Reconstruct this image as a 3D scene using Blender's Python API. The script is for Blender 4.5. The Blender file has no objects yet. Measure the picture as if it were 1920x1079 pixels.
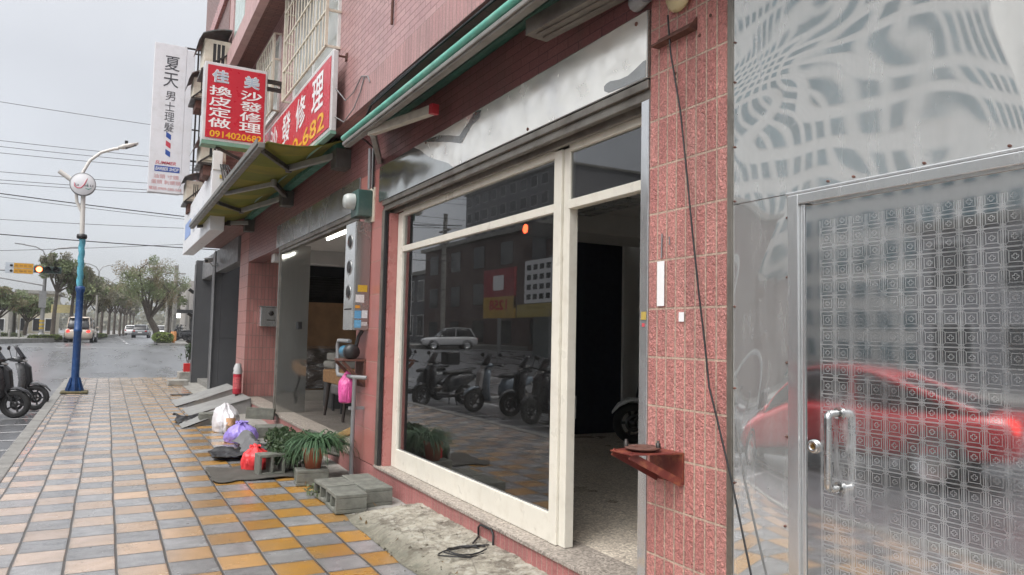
import bpy, bmesh, math, random
from mathutils import Vector, Matrix, noise
R = math.radians
S = bpy.context.scene
C = S.collection
random.seed(7)
# ------------------------------------------------------------------ camera
cam_d = bpy.data.cameras.new("camera")
cam_d.sensor_width = 36.0
cam_d.lens = 1400.0 / 1920.0 * 36.0
cam_d.clip_start = 0.05
cam_d.clip_end = 4000
cam = bpy.data.objects.new("camera", cam_d); C.objects.link(cam)
_R = ((0.87890295, 0.04972758, 0.47440149), (-0.47654267, 0.04796778, 0.87784177), (0.02089696, -0.99761027, 0.06585634))
cam.matrix_world = Matrix(((_R[0][0], -_R[0][1], -_R[0][2], -2.38), (_R[1][0], -_R[1][1], -_R[1][2], 0.0),
                           (_R[2][0], -_R[2][1], -_R[2][2], 1.5), (0, 0, 0, 1)))
S.camera = cam
S.render.resolution_x, S.render.resolution_y = 1024, 575
S.view_settings.view_transform = 'Standard'; S.view_settings.look = 'None'
S.view_settings.exposure = 0.5; S.view_settings.gamma = 1.0
S.cycles.max_bounces = 10; S.cycles.transparent_max_bounces = 16; S.cycles.sample_clamp_indirect = 6.0
# ------------------------------------------------------------------ overcast sky + soft sun
SUN_EL, SUN_ROT = R(58), R(245)
W = bpy.data.worlds.new("World"); S.world = W; W.use_nodes = True
wt = W.node_tree; wt.nodes.clear()
def wn(t, **k):
    n = wt.nodes.new(t)
    for a, b in k.items(): setattr(n, a, b)
    return n
sky = wn('ShaderNodeTexSky', sky_type='NISHITA', sun_disc=False, sun_elevation=SUN_EL, sun_rotation=SUN_ROT)
sky.air_density = 1.0; sky.dust_density = 2.0; sky.ozone_density = 1.0
tc = wn('ShaderNodeTexCoord'); sep = wn('ShaderNodeSeparateXYZ')
wt.links.new(tc.outputs['Generated'], sep.inputs[0])
hs = wn('ShaderNodeHueSaturation'); hs.inputs['Saturation'].default_value = 0.16
wt.links.new(sky.outputs[0], hs.inputs['Color'])
cr = wn('ShaderNodeValToRGB'); cr.color_ramp.elements[0].position = 0.0; cr.color_ramp.elements[0].color = (1.02, 1.045, 1.09, 1)
cr.color_ramp.elements[1].position = 1.0; cr.color_ramp.elements[1].color = (3.0, 2.97, 2.94, 1)
e = cr.color_ramp.elements.new(.3); e.color = (1.28, 1.29, 1.32, 1)
e = cr.color_ramp.elements.new(.14); e.color = (1.15, 1.17, 1.215, 1)
e = cr.color_ramp.elements.new(.5); e.color = (2.0, 1.98, 1.96, 1)
wt.links.new(sep.outputs['Z'], cr.inputs[0])
nz = wn('ShaderNodeTexNoise'); nz.inputs['Scale'].default_value = 2.2; nz.inputs['Detail'].default_value = 4
wt.links.new(tc.outputs['Generated'], nz.inputs['Vector'])
mr = wn('ShaderNodeMapRange'); mr.inputs[1].default_value = .3; mr.inputs[2].default_value = .7; mr.inputs[3].default_value = .88; mr.inputs[4].default_value = 1.09
wt.links.new(nz.outputs['Fac'], mr.inputs[0])
m1 = wn('ShaderNodeVectorMath', operation='MULTIPLY'); m2 = wn('ShaderNodeVectorMath', operation='SCALE')
wt.links.new(hs.outputs[0], m1.inputs[0]); wt.links.new(cr.outputs[0], m1.inputs[1])
wt.links.new(m1.outputs[0], m2.inputs[0]); wt.links.new(mr.outputs[0], m2.inputs['Scale'])
bg = wn('ShaderNodeBackground'); bg.inputs['Strength'].default_value = 0.11
wo = wn('ShaderNodeOutputWorld')
wt.links.new(m2.outputs[0], bg.inputs[0]); wt.links.new(bg.outputs[0], wo.inputs[0])
sl = bpy.data.lights.new("sun", 'SUN'); sl.energy = 1.5; sl.angle = R(50); sl.color = (1.0, .97, .93)
so = bpy.data.objects.new("sun", sl); C.objects.link(so)
# light arrives from the street side, behind the camera's left shoulder
_az = SUN_ROT
sd = Vector((math.sin(_az) * math.cos(SUN_EL), math.cos(_az) * math.cos(SUN_EL), math.sin(SUN_EL)))
so.rotation_euler = sd.to_track_quat('Z', 'Y').to_euler()

# ------------------------------------------------------------------ object helpers
def worigin(p):
    v = Vector((0, 0, 0))
    while p is not None:
        v += Vector(p.location); p = p.parent
    return v
def tag(o, label=None, cat=None, group=None, kind=None):
    if label: o['label'] = label
    if cat: o['category'] = cat
    if group: o['group'] = group
    if kind: o['kind'] = kind
    return o
def thing(name, label, cat, loc=(0, 0, 0), group=None):
    o = bpy.data.objects.new(name, None); C.objects.link(o); o.location = loc; o.empty_display_size = .2
    return tag(o, label, cat, group)
def dup(root, loc=None, rotz=None, label=None):
    def cp(o, par):
        c = o.copy(); C.objects.link(c)
        if par is not None:
            c.parent = par
        for ch in list(o.children): cp(ch, c)
        return c
    r = cp(root, None)
    if loc is not None: r.location = loc
    if rotz is not None: r.rotation_euler = (0, 0, rotz)
    if label: r['label'] = label
    return r
class MB:
    def __init__(s): s.v = []; s.f = []; s.sm = []; s.mi = []
    def add(s, vs, fs, smooth=False, mi=0):
        b = len(s.v); s.v += [tuple(x) for x in vs]
        for f in fs: s.f.append([b + i for i in f]); s.sm.append(smooth); s.mi.append(mi)
        return s
    def box(s, x0, x1, y0, y1, z0, z1, mi=0):
        vs = [(x, y, z) for z in (z0, z1) for y in (y0, y1) for x in (x0, x1)]
        return s.add(vs, [(0, 2, 3, 1), (4, 5, 7, 6), (0, 1, 5, 4), (1, 3, 7, 5), (3, 2, 6, 7), (2, 0, 4, 6)], mi=mi)
    def obox(s, c, size, M=None, mi=0):
        M = M or Matrix.Identity(3); c = Vector(c)
        hx, hy, hz = [q / 2 for q in size]
        vs = [c + M @ Vector((x, y, z)) for z in (-hz, hz) for y in (-hy, hy) for x in (-hx, hx)]
        return s.add(vs, [(0, 2, 3, 1), (4, 5, 7, 6), (0, 1, 5, 4), (1, 3, 7, 5), (3, 2, 6, 7), (2, 0, 4, 6)], mi=mi)
    def beam(s, a, b, w, h, mi=0, up=(0, 0, 1)):
        a, b = Vector(a), Vector(b); d = (b - a); L = d.length; d.normalize()
        u = Vector(up); x = d.cross(u)
        if x.length < 1e-4: x = d.cross(Vector((1, 0, 0)))
        x.normalize(); z = x.cross(d)
        M = Matrix((x, d, z)).transposed()
        return s.obox((a + b) / 2, (w, L, h), M, mi)
    def tube(s, pts, r, n=8, smooth=True, mi=0, cap=True):
        pts = [Vector(p) for p in pts]; m = len(pts)
        rs = r if isinstance(r, (list, tuple)) else [r] * m
        vs = []; prev = None
        for i, p in enumerate(pts):
            d = (pts[min(i + 1, m - 1)] - pts[max(i - 1, 0)]).normalized()
            x = prev - d * prev.dot(d) if prev is not None else d.orthogonal()
            if x.length < 1e-5: x = d.orthogonal()
            x.normalize(); prev = x; y = d.cross(x)
            for k in range(n):
                a = 2 * math.pi * k / n
                vs.append(p + (x * math.cos(a) + y * math.sin(a)) * rs[i])
        fs = [(i * n + k, i * n + (k + 1) % n, (i + 1) * n + (k + 1) % n, (i + 1) * n + k) for i in range(m - 1) for k in range(n)]
        s.add(vs, fs, smooth, mi)
        if cap:
            s.add(vs[:n], [tuple(range(n))[::-1]], False, mi); s.add(vs[-n:], [tuple(range(n))], False, mi)
        return s
    def lathe(s, prof, c=(0, 0, 0), n=20, axis='z', smooth=True, mi=0):
        c = Vector(c); vs = []
        for r, z in prof:
            for k in range(n):
                a = 2 * math.pi * k / n; p, q = r * math.cos(a), r * math.sin(a)
                vs.append(c + Vector({'z': (p, q, z), 'x': (z, p, q), 'y': (q, z, p)}[axis]))
        m = len(prof)
        fs = [(i * n + k, i * n + (k + 1) % n, (i + 1) * n + (k + 1) % n, (i + 1) * n + k) for i in range(m - 1) for k in range(n)]
        return s.add(vs, fs, smooth, mi)
    def loft(s, secs, n=16, smooth=True, mi=0, axis='x'):
        # each section: (position, centre height, half width, half height, exponent)
        vs = []
        for x, zc, hw, hh, ex in secs:
            for k in range(n):
                a = 2 * math.pi * k / n; ca, sa = math.cos(a), math.sin(a)
                p = hw * math.copysign(abs(ca) ** (2 / ex), ca); q = zc + hh * math.copysign(abs(sa) ** (2 / ex), sa)
                vs.append((x, p, q) if axis == 'x' else (p, x, q))
        m = len(secs)
        fs = [(i * n + k, i * n + (k + 1) % n, (i + 1) * n + (k + 1) % n, (i + 1) * n + k) for i in range(m - 1) for k in range(n)]
        fs += [tuple(range(n))[::-1], tuple(range((m - 1) * n, m * n))]
        return s.add(vs, fs, smooth, mi)
    def prism(s, poly, a0, a1, axis='x', mi=0):
        n = len(poly)
        def P(u, v, w): return {'x': (w, u, v), 'y': (u, w, v), 'z': (u, v, w)}[axis]
        vs = [P(u, v, a0) for u, v in poly] + [P(u, v, a1) for u, v in poly]
        fs = [(i, (i + 1) % n, n + (i + 1) % n, n + i) for i in range(n)] + [tuple(range(n))[::-1], tuple(range(n, 2 * n))]
        return s.add(vs, fs, mi=mi)
    def grid(s, nx, ny, fn, smooth=True, mi=0):
        vs = [fn(i / nx, j / ny) for j in range(ny + 1) for i in range(nx + 1)]
        fs = [(j * (nx + 1) + i, j * (nx + 1) + i + 1, (j + 1) * (nx + 1) + i + 1, (j + 1) * (nx + 1) + i) for j in range(ny) for i in range(nx)]
        return s.add(vs, fs, smooth, mi)
    def build(s, name, mat, parent=None, bevel=0, seg=2, solid=0, fixn=True):
        o_ = worigin(parent)
        me = bpy.data.meshes.new(name)
        me.from_pydata([Vector(v) - o_ for v in s.v], [], s.f)
        for m in (mat if isinstance(mat, (list, tuple)) else [mat]): me.materials.append(m)
        me.polygons.foreach_set('use_smooth', s.sm); me.polygons.foreach_set('material_index', s.mi)
        if fixn:
            bm = bmesh.new(); bm.from_mesh(me); bmesh.ops.recalc_face_normals(bm, faces=bm.faces); bm.to_mesh(me); bm.free()
        me.update()
        ob = bpy.data.objects.new(name, me); C.objects.link(ob)
        if parent is not None: ob.parent = parent
        if bevel:
            md = ob.modifiers.new('bevel', 'BEVEL'); md.width = bevel; md.segments = seg; md.limit_method = 'ANGLE'; md.angle_limit = R(40)
        if solid:
            md = ob.modifiers.new('solid', 'SOLIDIFY'); md.thickness = solid; md.offset = 0
        return ob
def structure(name, mb, mat, **k):
    return tag(mb.build(name, mat, **k), kind='structure')
_fonts = {}
def lettering(name, items, mat, parent, u, v, depth=.004):
    # items: (text, centre point, width, height, stroke offset, shear)   u, v: reading and up directions
    u, v = Vector(u), Vector(v); nrm = u.cross(v); mb = MB()
    for it in items:
        txt, c, w, h = it[:4]; off = it[4] if len(it) > 4 else 0; sh = it[5] if len(it) > 5 else 0
        cu = bpy.data.curves.new('t', 'FONT'); cu.body = txt; cu.size = 1; cu.offset = off; cu.shear = sh; cu.resolution_u = 3
        ob = bpy.data.objects.new('t', cu); C.objects.link(ob)
        dg = bpy.context.evaluated_depsgraph_get(); dg.update()
        me = bpy.data.meshes.new_from_object(ob.evaluated_get(dg))
        vs = [p.co.copy() for p in me.vertices]; fs = [tuple(p.vertices) for p in me.polygons]
        bpy.data.objects.remove(ob); bpy.data.curves.remove(cu); bpy.data.meshes.remove(me)
        if not vs: continue
        x0, x1 = min(p.x for p in vs), max(p.x for p in vs); y0, y1 = min(p.y for p in vs), max(p.y for p in vs)
        c = Vector(c)
        base = [c + u * ((p.x - (x0 + x1) / 2) * w / max(x1 - x0, 1e-4)) + v * ((p.y - (y0 + y1) / 2) * h / max(y1 - y0, 1e-4)) for p in vs]
        mb.add([b + nrm * depth for b in base], fs)
    return mb.build(name, mat, parent, fixn=False)

# ------------------------------------------------------------------ material helpers
class NG:
    def __init__(s, name):
        s.m = bpy.data.materials.new(name); s.m.use_nodes = True; s.t = s.m.node_tree; s.t.nodes.clear()
        s.out = s.t.nodes.new('ShaderNodeOutputMaterial')
    def n(s, t, **k):
        q = s.t.nodes.new(t)
        for a, b in k.items(): setattr(q, a, b)
        return q
    def l(s, a, b): s.t.links.new(a, b)
    def put(s, sock, val):
        if hasattr(val, 'is_linked') or hasattr(val, 'links'): s.l(val, sock)
        elif isinstance(val, (int, float)): sock.default_value = val
        else:
            val = tuple(val); sock.default_value = val if len(sock.default_value) == len(val) else val + (1,)
    def math(s, op, a, b=None, clamp=False):
        q = s.n('ShaderNodeMath', operation=op, use_clamp=clamp); s.put(q.inputs[0], a)
        if b is not None: s.put(q.inputs[1], b)
        return q.outputs[0]
    def mix(s, f, a, b, blend='MIX'):
        q = s.n('ShaderNodeMix', data_type='RGBA', blend_type=blend); s.put(q.inputs[0], f); s.put(q.inputs[6], a); s.put(q.inputs[7], b)
        return q.outputs[2]
    def pos(s): return s.n('ShaderNodeNewGeometry').outputs['Position']
    def obj(s): return s.n('ShaderNodeTexCoord').outputs['Object']
    def noise(s, vec, scale, detail=3, rough=.55, dist=0):
        q = s.n('ShaderNodeTexNoise'); s.l(vec, q.inputs['Vector']); q.inputs['Scale'].default_value = scale
        q.inputs['Detail'].default_value = detail; q.inputs['Roughness'].default_value = rough; q.inputs['Distortion'].default_value = dist
        return q.outputs['Fac']
    def rng(s, f, a, b, c, d):
        q = s.n('ShaderNodeMapRange'); s.l(f, q.inputs[0])
        for i, x in enumerate((a, b, c, d)): q.inputs[1 + i].default_value = x
        return q.outputs[0]
    def scale(s, vec, k):
        q = s.n('ShaderNodeVectorMath', operation='MULTIPLY'); s.l(vec, q.inputs[0]); q.inputs[1].default_value = k; return q.outputs[0]
    def xyz(s, vec):
        q = s.n('ShaderNodeSeparateXYZ'); s.l(vec, q.inputs[0]); return q.outputs
    def comb(s, x, y, z=0):
        q = s.n('ShaderNodeCombineXYZ'); s.put(q.inputs[0], x); s.put(q.inputs[1], y); s.put(q.inputs[2], z); return q.outputs[0]
    def bump(s, h, strength=.5, dist=.01, normal=None):
        q = s.n('ShaderNodeBump'); q.inputs['Strength'].default_value = strength; q.inputs['Distance'].default_value = dist
        s.l(h, q.inputs['Height'])
        if normal is not None: s.l(normal, q.inputs['Normal'])
        return q.outputs[0]
    def bsdf(s, color=None, rough=.5, metal=0, normal=None, **k):
        q = s.n('ShaderNodeBsdfPrincipled')
        if color is not None: s.put(q.inputs['Base Color'], color)
        s.put(q.inputs['Roughness'], rough); s.put(q.inputs['Metallic'], metal)
        if normal is not None: s.l(normal, q.inputs['Normal'])
        for a, b in k.items(): s.put(q.inputs[a.replace('_', ' ')], b)
        return q.outputs[0]
    def done(s, sh): s.l(sh, s.out.inputs[0]); return s.m
def pbr(name, col, rough=.55, metal=0, var=.18, vs=5, bump=0, bs=60, stain=None, sts=3, stf=.5, local=False, **k):
    g = NG(name); p = g.obj() if local else g.pos()
    n = g.noise(p, vs, 5, .6); f = g.rng(n, .25, .75, 1 - var, 1 + var)
    c = g.n('ShaderNodeVectorMath', operation='SCALE'); c.inputs[0].default_value = col[:3]; g.l(f, c.inputs['Scale']); c = c.outputs[0]
    if stain:
        sn = g.noise(p, sts, 6, .65); sf = g.rng(sn, .5, .68, 0, stf); c = g.mix(sf, c, stain)
    r = g.rng(g.noise(p, vs * 2.3, 4), .3, .7, max(rough - .1, .02), min(rough + .12, 1))
    nm = g.bump(g.noise(p, bs, 4, .6), bump, .01) if bump else None
    return g.done(g.bsdf(c, r, metal, nm, **k))
def facade_uv(g):
    """(along, height) on any upright wall, (x, y) on level faces, in metres"""
    geo = g.n('ShaderNodeNewGeometry'); p = g.xyz(geo.outputs['Position']); nn = g.xyz(geo.outputs['Normal'])
    isx = g.math('GREATER_THAN', g.math('ABSOLUTE', nn[0]), .7); isz = g.math('GREATER_THAN', g.math('ABSOLUTE', nn[2]), .7)
    def lerp(f, a, b): return g.math('ADD', g.math('MULTIPLY', f, b), g.math('MULTIPLY', g.math('SUBTRACT', 1.0, f), a))
    return lerp(isx, p[0], p[1]), lerp(isz, p[2], p[1]), geo.outputs['Position']
def tiles(name, bw, bh, off, c1, c2, grout, msize, u0=0, v0=0, rough=.35, relief=.0, rscale=140, dirt=(.12, .09, .08), dirtf=.35, vertical=False):
    g = NG(name); u, v, pos = facade_uv(g)
    u = g.math('SUBTRACT', u, u0 - 50 * bw); v = g.math('SUBTRACT', v, v0 - 50 * bh)
    b = g.n('ShaderNodeTexBrick'); b.offset = off; b.squash = 1.0
    g.l(g.comb(u, v), b.inputs['Vector']); b.inputs['Scale'].default_value = 1.0
    b.inputs['Color1'].default_value = c1 + (1,); b.inputs['Color2'].default_value = c2 + (1,); b.inputs['Mortar'].default_value = grout + (1,)
    b.inputs['Mortar Size'].default_value = msize; b.inputs['Mortar Smooth'].default_value = .3; b.inputs['Brick Width'].default_value = bw; b.inputs['Row Height'].default_value = bh
    b.inputs['Bias'].default_value = -.1
    # stains run down: stretched noise
    st = g.noise(g.scale(pos, (3.0, 3.0, .5)), 1.6, 6, .65)
    big = g.noise(pos, .9, 4, .6)
    df = g.rng(g.math('ADD', g.math('MULTIPLY', st, .6), g.math('MULTIPLY', big, .5)), .52, .75, 0, dirtf)
    fine = g.rng(g.noise(pos, 90, 3), .3, .7, .8, 1.18)
    c = g.mix(df, b.outputs['Color'], dirt)
    vm = g.n('ShaderNodeVectorMath', operation='SCALE'); g.l(c, vm.inputs[0]); g.l(fine, vm.inputs['Scale'])
    tilem = g.math('SUBTRACT', 1.0, b.outputs['Fac'])
    h = tilem
    if relief:
        rn = g.noise(pos, rscale, 3, .55, 1.2); vm2 = g.n('ShaderNodeVectorMath', operation='SCALE'); g.l(vm.outputs[0], vm2.inputs[0]); g.l(g.rng(rn, .35, .65, 1 - min(relief, 3) * .07, 1 + min(relief, 3) * .07), vm2.inputs['Scale']); vm = vm2; h = g.math('ADD', tilem, g.math('MULTIPLY', g.math('MULTIPLY', rn, tilem), relief))
    nm = g.bump(h, .8, .006)
    r = g.math('ADD', g.math('MULTIPLY', b.outputs['Fac'], .4), rough, True)
    return g.done(g.bsdf(vm.outputs[0], r, 0, nm))

M = {}
TILE1, TILE2 = (.45, .175, .155), (.55, .24, .21)
M['pier_tile'] = tiles('split_face_pink_tile', .068, .2375, 0, TILE1, TILE2, (.44, .32, .25), .0062, u0=2.42, v0=-.01, rough=.42, relief=4.0, rscale=52, dirtf=.5)
M['soldier'] = tiles('upright_pink_tile', .066, .265, 0, (.40, .20, .19), (.46, .25, .235), (.30, .24, .22), .0045, v0=3.755, rough=.35, relief=.2, dirtf=.5)
M['plinth_tile'] = tiles('plinth_pink_tile', .06, .24, 0, (.36, .13, .125), (.43, .17, .16), (.40, .29, .25), .004, v0=-.04, rough=.4, relief=.5, dirtf=.4)
M['wall_tile'] = tiles('pink_wall_tile', .235, .062, .5, (.40, .215, .21), (.47, .27, .26), (.27, .17, .165), .0042, v0=4.02, rough=.3, relief=.12, dirtf=.3)
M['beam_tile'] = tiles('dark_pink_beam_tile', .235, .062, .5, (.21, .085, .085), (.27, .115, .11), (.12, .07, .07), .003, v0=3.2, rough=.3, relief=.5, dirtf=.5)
M['brown_tile'] = tiles('red_brown_tile', .235, .062, .5, (.20, .09, .075), (.25, .12, .10), (.12, .07, .06), .004, rough=.4, dirtf=.4)
M['smooth_pink'] = pbr('smooth_pink_tile', (.42, .17, .155), .3, var=.12, bump=.1, bs=20, stain=(.2, .09, .08), stf=.35)

def stainless(name, rough=.09, warp=.5, wscale=1.3, tint=(.74, .75, .75), film=.25, filmcol=(.50, .51, .51), wd=.03, streak=1.0):
    g = NG(name); p = g.pos()
    w = g.noise(g.scale(p, (1, 1, .8)), wscale, 0.8, .4, 1.1)
    w2 = g.noise(p, wscale * 2.3, 0, .5)
    nm = g.bump(g.math('ADD', w, g.math('MULTIPLY', w2, .10)), warp, wd)
    st = g.noise(g.scale(p, (6, 6, .7)), 2.5, 6, .7); blot = g.noise(p, 2.4, 6, .62, .8)
    sp = g.noise(p, 26, 5, .7)
    rr = g.math('ADD', g.rng(blot, .4, .75, rough, rough * 1.8 + .01), g.math('MULTIPLY', g.rng(sp, .58, .85, 0, .2), streak))
    f = g.math('ADD', g.rng(st, .4, .8, film * .8, film * 1.25), g.math('MULTIPLY', g.rng(sp, .6, .8, 0, .2), streak), True)
    dirty = g.mix(g.rng(g.noise(p, 5, 6, .7), .55, .8, 0, .5), filmcol, (.26, .22, .18))
    a = g.bsdf(tint, rr, 1.0, nm); b = g.bsdf(dirty, .6, 0.0, nm)
    ms = g.n('ShaderNodeMixShader'); g.l(f, ms.inputs[0]); g.l(a, ms.inputs[1]); g.l(b, ms.inputs[2])
    return g.done(ms.outputs[0])
M['steel_panel'] = stainless('stainless_panel', .022, .62, .85, (.82, .83, .83), .30, (.60, .61, .60), wd=.10, streak=.25)
M['steel_fascia'] = stainless('stainless_fascia', .09, .22, 1.5, (.52, .53, .51), .20, (.30, .31, .30), wd=.03, streak=.4)  # low tint paints in the dark reflection at the fascia's far end
M['steel_dull'] = stainless('dull_stainless', .20, .2, 2.0, (.40, .40, .385), .25, (.20, .20, .19), streak=.25)
M['steel_mirror'] = stainless('mirror_stainless', .07, .5, 1.6, (.55, .56, .55), .15, (.25, .26, .25), streak=.3)
M['steel_frame'] = stainless('stainless_frame', .14, .2, 3, (.70, .71, .71), .3, streak=.25)
M['steel_bright'] = pbr('polished_steel', (.52, .52, .51), .20, 1, var=.15, vs=20)
def etched():
    g = NG('etched_stainless_door'); pos = g.pos(); p = g.xyz(pos)
    w = g.noise(pos, 1.0, 1, .4, .4); nm = g.bump(w, .30, .03)
    P = .0665
    u = g.math('DIVIDE', g.math('SUBTRACT', 1.938, p[1]), P); v = g.math('DIVIDE', g.math('SUBTRACT', p[2], .02), .0615)
    a = g.math('ABSOLUTE', g.math('SUBTRACT', g.math('FRACT', u), .5)); b = g.math('ABSOLUTE', g.math('SUBTRACT', g.math('FRACT', v), .5))
    def band(x, c, wd): return g.math('LESS_THAN', g.math('ABSOLUTE', g.math('SUBTRACT', x, c)), wd)
    mx = g.math('MAXIMUM', a, b); mn = g.math('MINIMUM', a, b)
    out = g.math('GREATER_THAN', mx, .29)
    lines = band(mx, .27, .022)
    for q in (g.math('MULTIPLY', band(g.math('SUBTRACT', a, b), 0, .022), out), g.math('MULTIPLY', band(mx, .49, .028), 1.0),
              g.math('MULTIPLY', band(g.math('ADD', a, b), .80, .022), out),
              g.math('MULTIPLY', band(a, .40, .018), g.math('LESS_THAN', b, .40)),
              g.math('MULTIPLY', band(mx, .14, .02), g.math('LESS_THAN', mn, .055)),
              g.math('MULTIPLY', band(mn, .055, .018), g.math('LESS_THAN', mx, .15))):
        lines = g.math('MAXIMUM', lines, q)
    infield = g.math('MULTIPLY', g.math('GREATER_THAN', u, 0.0), g.math('LESS_THAN', p[2], 1.968))
    infield = g.math('MULTIPLY', infield, g.math('GREATER_THAN', p[1], 1.07))
    lines = g.math('MULTIPLY', lines, infield)
    wear = g.rng(g.noise(pos, 2.2, 4, .6), .3, .65, .35, 1.0); lines = g.math('MULTIPLY', lines, wear)
    blot = g.noise(pos, 2.6, 6, .62, .8); sp = g.noise(g.scale(pos, (4, 4, 1)), 9, 5, .7)
    film = g.math('ADD', g.rng(blot, .35, .75, .04, .15), g.rng(sp, .55, .8, 0, .10), True)
    hd_ = g.math('MULTIPLY', g.rng(g.math('ABSOLUTE', g.math('SUBTRACT', p[1], 1.84)), .03, .12, 1, 0), g.rng(g.math('ABSOLUTE', g.math('SUBTRACT', p[2], 1.11)), .15, .26, 1, 0))
    film = g.math('ADD', film, g.math('MULTIPLY', hd_, g.rng(sp, .4, .62, .05, .42)), True)
    f = g.math('MAXIMUM', film, g.math('MULTIPLY', lines, .52))
    sh1 = g.bsdf((.62, .63, .635), g.rng(blot, .4, .75, .038, .07), 1.0, nm); sh2 = g.bsdf((.44, .45, .455), .5, 0.0, nm)
    ms = g.n('ShaderNodeMixShader'); g.l(f, ms.inputs[0]); g.l(sh1, ms.inputs[1]); g.l(sh2, ms.inputs[2])
    return g.done(ms.outputs[0])
M['etched'] = etched()

def paving():
    g = NG('checkered_paving'); pos = g.pos(); p = g.xyz(pos)
    wob = g.math('MULTIPLY', g.math('SUBTRACT', g.noise(g.comb(g.math('MULTIPLY', p[0], .3), p[1], 0), .9, 2), .5), .032)
    px = g.math('ADD', p[0], wob)
    u = g.math('DIVIDE', g.math('ADD', px, 1.96 + 29 * .29), .29); v = g.math('DIVIDE', g.math('SUBTRACT', p[1], 5.67 - 150 * .305), .305)
    fu, fv = g.math('FRACT', u), g.math('FRACT', v); iu, iv = g.math('FLOOR', u), g.math('FLOOR', v)
    par = g.math('MODULO', g.math('ADD', iu, iv), 2.0)
    wn_ = g.n('ShaderNodeTexWhiteNoise', noise_dimensions='2D'); g.l(g.comb(iu, iv), wn_.inputs['Vector'])
    eu = g.math('MINIMUM', fu, g.math('SUBTRACT', 1.0, fu)); ev = g.math('MINIMUM', fv, g.math('SUBTRACT', 1.0, fv))
    jt = g.math('MAXIMUM', g.rng(eu, .016, .036, 1, 0), g.rng(ev, .013, .026, 1, 0))
    yellow = g.mix(g.rng(p[0], -2.5, -1.2, 0, 1), (.44, .345, .28), (.40, .205, .038))  # yellow pales toward the kerb: faded tiles plus painted-in sky reflection
    yellow = g.mix(g.rng(g.noise(pos, 7, 5, .65), .4, .75, 0, .45), yellow, (.25, .17, .085))
    grey = g.mix(g.rng(g.noise(pos, 9, 5, .65), .35, .75, 0, 1), (.27, .268, .268), (.155, .155, .155))
    c = g.mix(par, yellow, grey)
    vm = g.n('ShaderNodeVectorMath', operation='SCALE'); g.l(c, vm.inputs[0]); g.l(g.rng(wn_.outputs['Value'], 0, 1, .8, 1.18), vm.inputs['Scale'])
    c = g.mix(g.rng(g.noise(pos, 1.1, 6, .65), .5, .72, 0, .4), vm.outputs[0], (.13, .12, .11))
    spk = g.n('ShaderNodeVectorMath', operation='SCALE'); g.l(c, spk.inputs[0]); g.l(g.rng(g.noise(pos, 130, 3, .6), .3, .7, .80, 1.2), spk.inputs['Scale']); c = spk.outputs[0]
    edge = g.math('MAXIMUM', g.rng(eu, .02, .11, .45, 0), g.rng(ev, .015, .11, .45, 0)); c = g.mix(g.math('MULTIPLY', edge, g.rng(g.noise(pos, 6, 5, .7), .35, .65, .1, 1)), c, (.085, .078, .068))
    spot = g.noise(pos, 14, 3, .5); c = g.mix(g.rng(spot, .70, .74, 0, .6), c, (.07, .065, .06))
    c = g.mix(jt, c, (.05, .045, .04))
    gr = g.noise(pos, 160, 2); wet = g.noise(pos, 1.7, 4, .6)
    h = g.math('ADD', g.math('MULTIPLY', jt, -1.0), g.math('MULTIPLY', gr, .10))
    h = g.math('ADD', h, g.math('MULTIPLY', wn_.outputs['Value'], .10))
    nm = g.bump(h, .55, .006)
    r = g.math('ADD', g.rng(wet, .38, .66, .15, .36), g.math('MULTIPLY', jt, .3), True)
    return g.done(g.bsdf(c, r, 0, nm, IOR=1.8))
M['paving'] = paving()
def asphalt(name, col, r0, r1):
    g = NG(name); p = g.pos()
    n = g.noise(g.scale(p, (1, .25, 1)), 1.1, 6, .6); f = g.noise(p, 60, 3)
    c = g.mix(g.rng(n, .35, .7, 0, 1), col, tuple(x * 1.6 for x in col))
    c = g.mix(g.rng(g.noise(p, 190, 2), .5, .75, 0, .3), c, (.22, .22, .22))
    return g.done(g.bsdf(c, g.rng(n, .3, .7, r0, r1), 0, g.bump(f, .12, .006), IOR=2.1))
M['asphalt'] = asphalt('wet_asphalt', (.075, .077, .082), .22, .38)
M['concrete'] = pbr('rough_concrete', (.30, .29, .265), .8, var=.3, vs=7, bump=.6, bs=45, stain=(.12, .115, .10), sts=4, stf=.7)
def mortar():
    g = NG('old_mortar'); p = g.pos()
    a = g.noise(p, 4.2, 7, .68, .6); b = g.noise(p, 17, 6, .7); c3 = g.noise(p, 70, 3, .6)
    c = g.mix(g.rng(a, .40, .56, 0, 1), (.165, .145, .115), (.34, .315, .255))
    c = g.mix(g.rng(b, .50, .60, 0, .75), c, (.40, .385, .33)); c = g.mix(g.rng(b, .44, .36, 0, .7), c, (.075, .062, .048))
    v = g.n('ShaderNodeTexVoronoi', feature='DISTANCE_TO_EDGE'); g.l(g.scale(p, (1, 1, 0)), v.inputs['Vector']); v.inputs['Scale'].default_value = 1.7
    crack = g.rng(v.outputs['Distance'], .0, .014, 1, 0); c = g.mix(g.math('MULTIPLY', crack, g.rng(a, .45, .6, .0, .6)), c, (.06, .052, .045))
    x = g.xyz(p)[0]; c = g.mix(g.math('MULTIPLY', g.rng(x, -.38, -.56, 0, .8), g.rng(b, .35, .6, .3, 1)), c, (.07, .07, .045))
    h = g.math('ADD', g.math('ADD', g.math('MULTIPLY', b, 1.0), g.math('MULTIPLY', c3, .35)), g.math('MULTIPLY', crack, -.3))
    return g.done(g.bsdf(c, .82, 0, g.bump(h, .9, .014)))
M['mortar'] = mortar()
M['kerbstone'] = pbr('kerb_concrete', (.22, .215, .20), .6, var=.25, vs=4, bump=.4, bs=50, stain=(.09, .085, .08), stf=.6)
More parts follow.
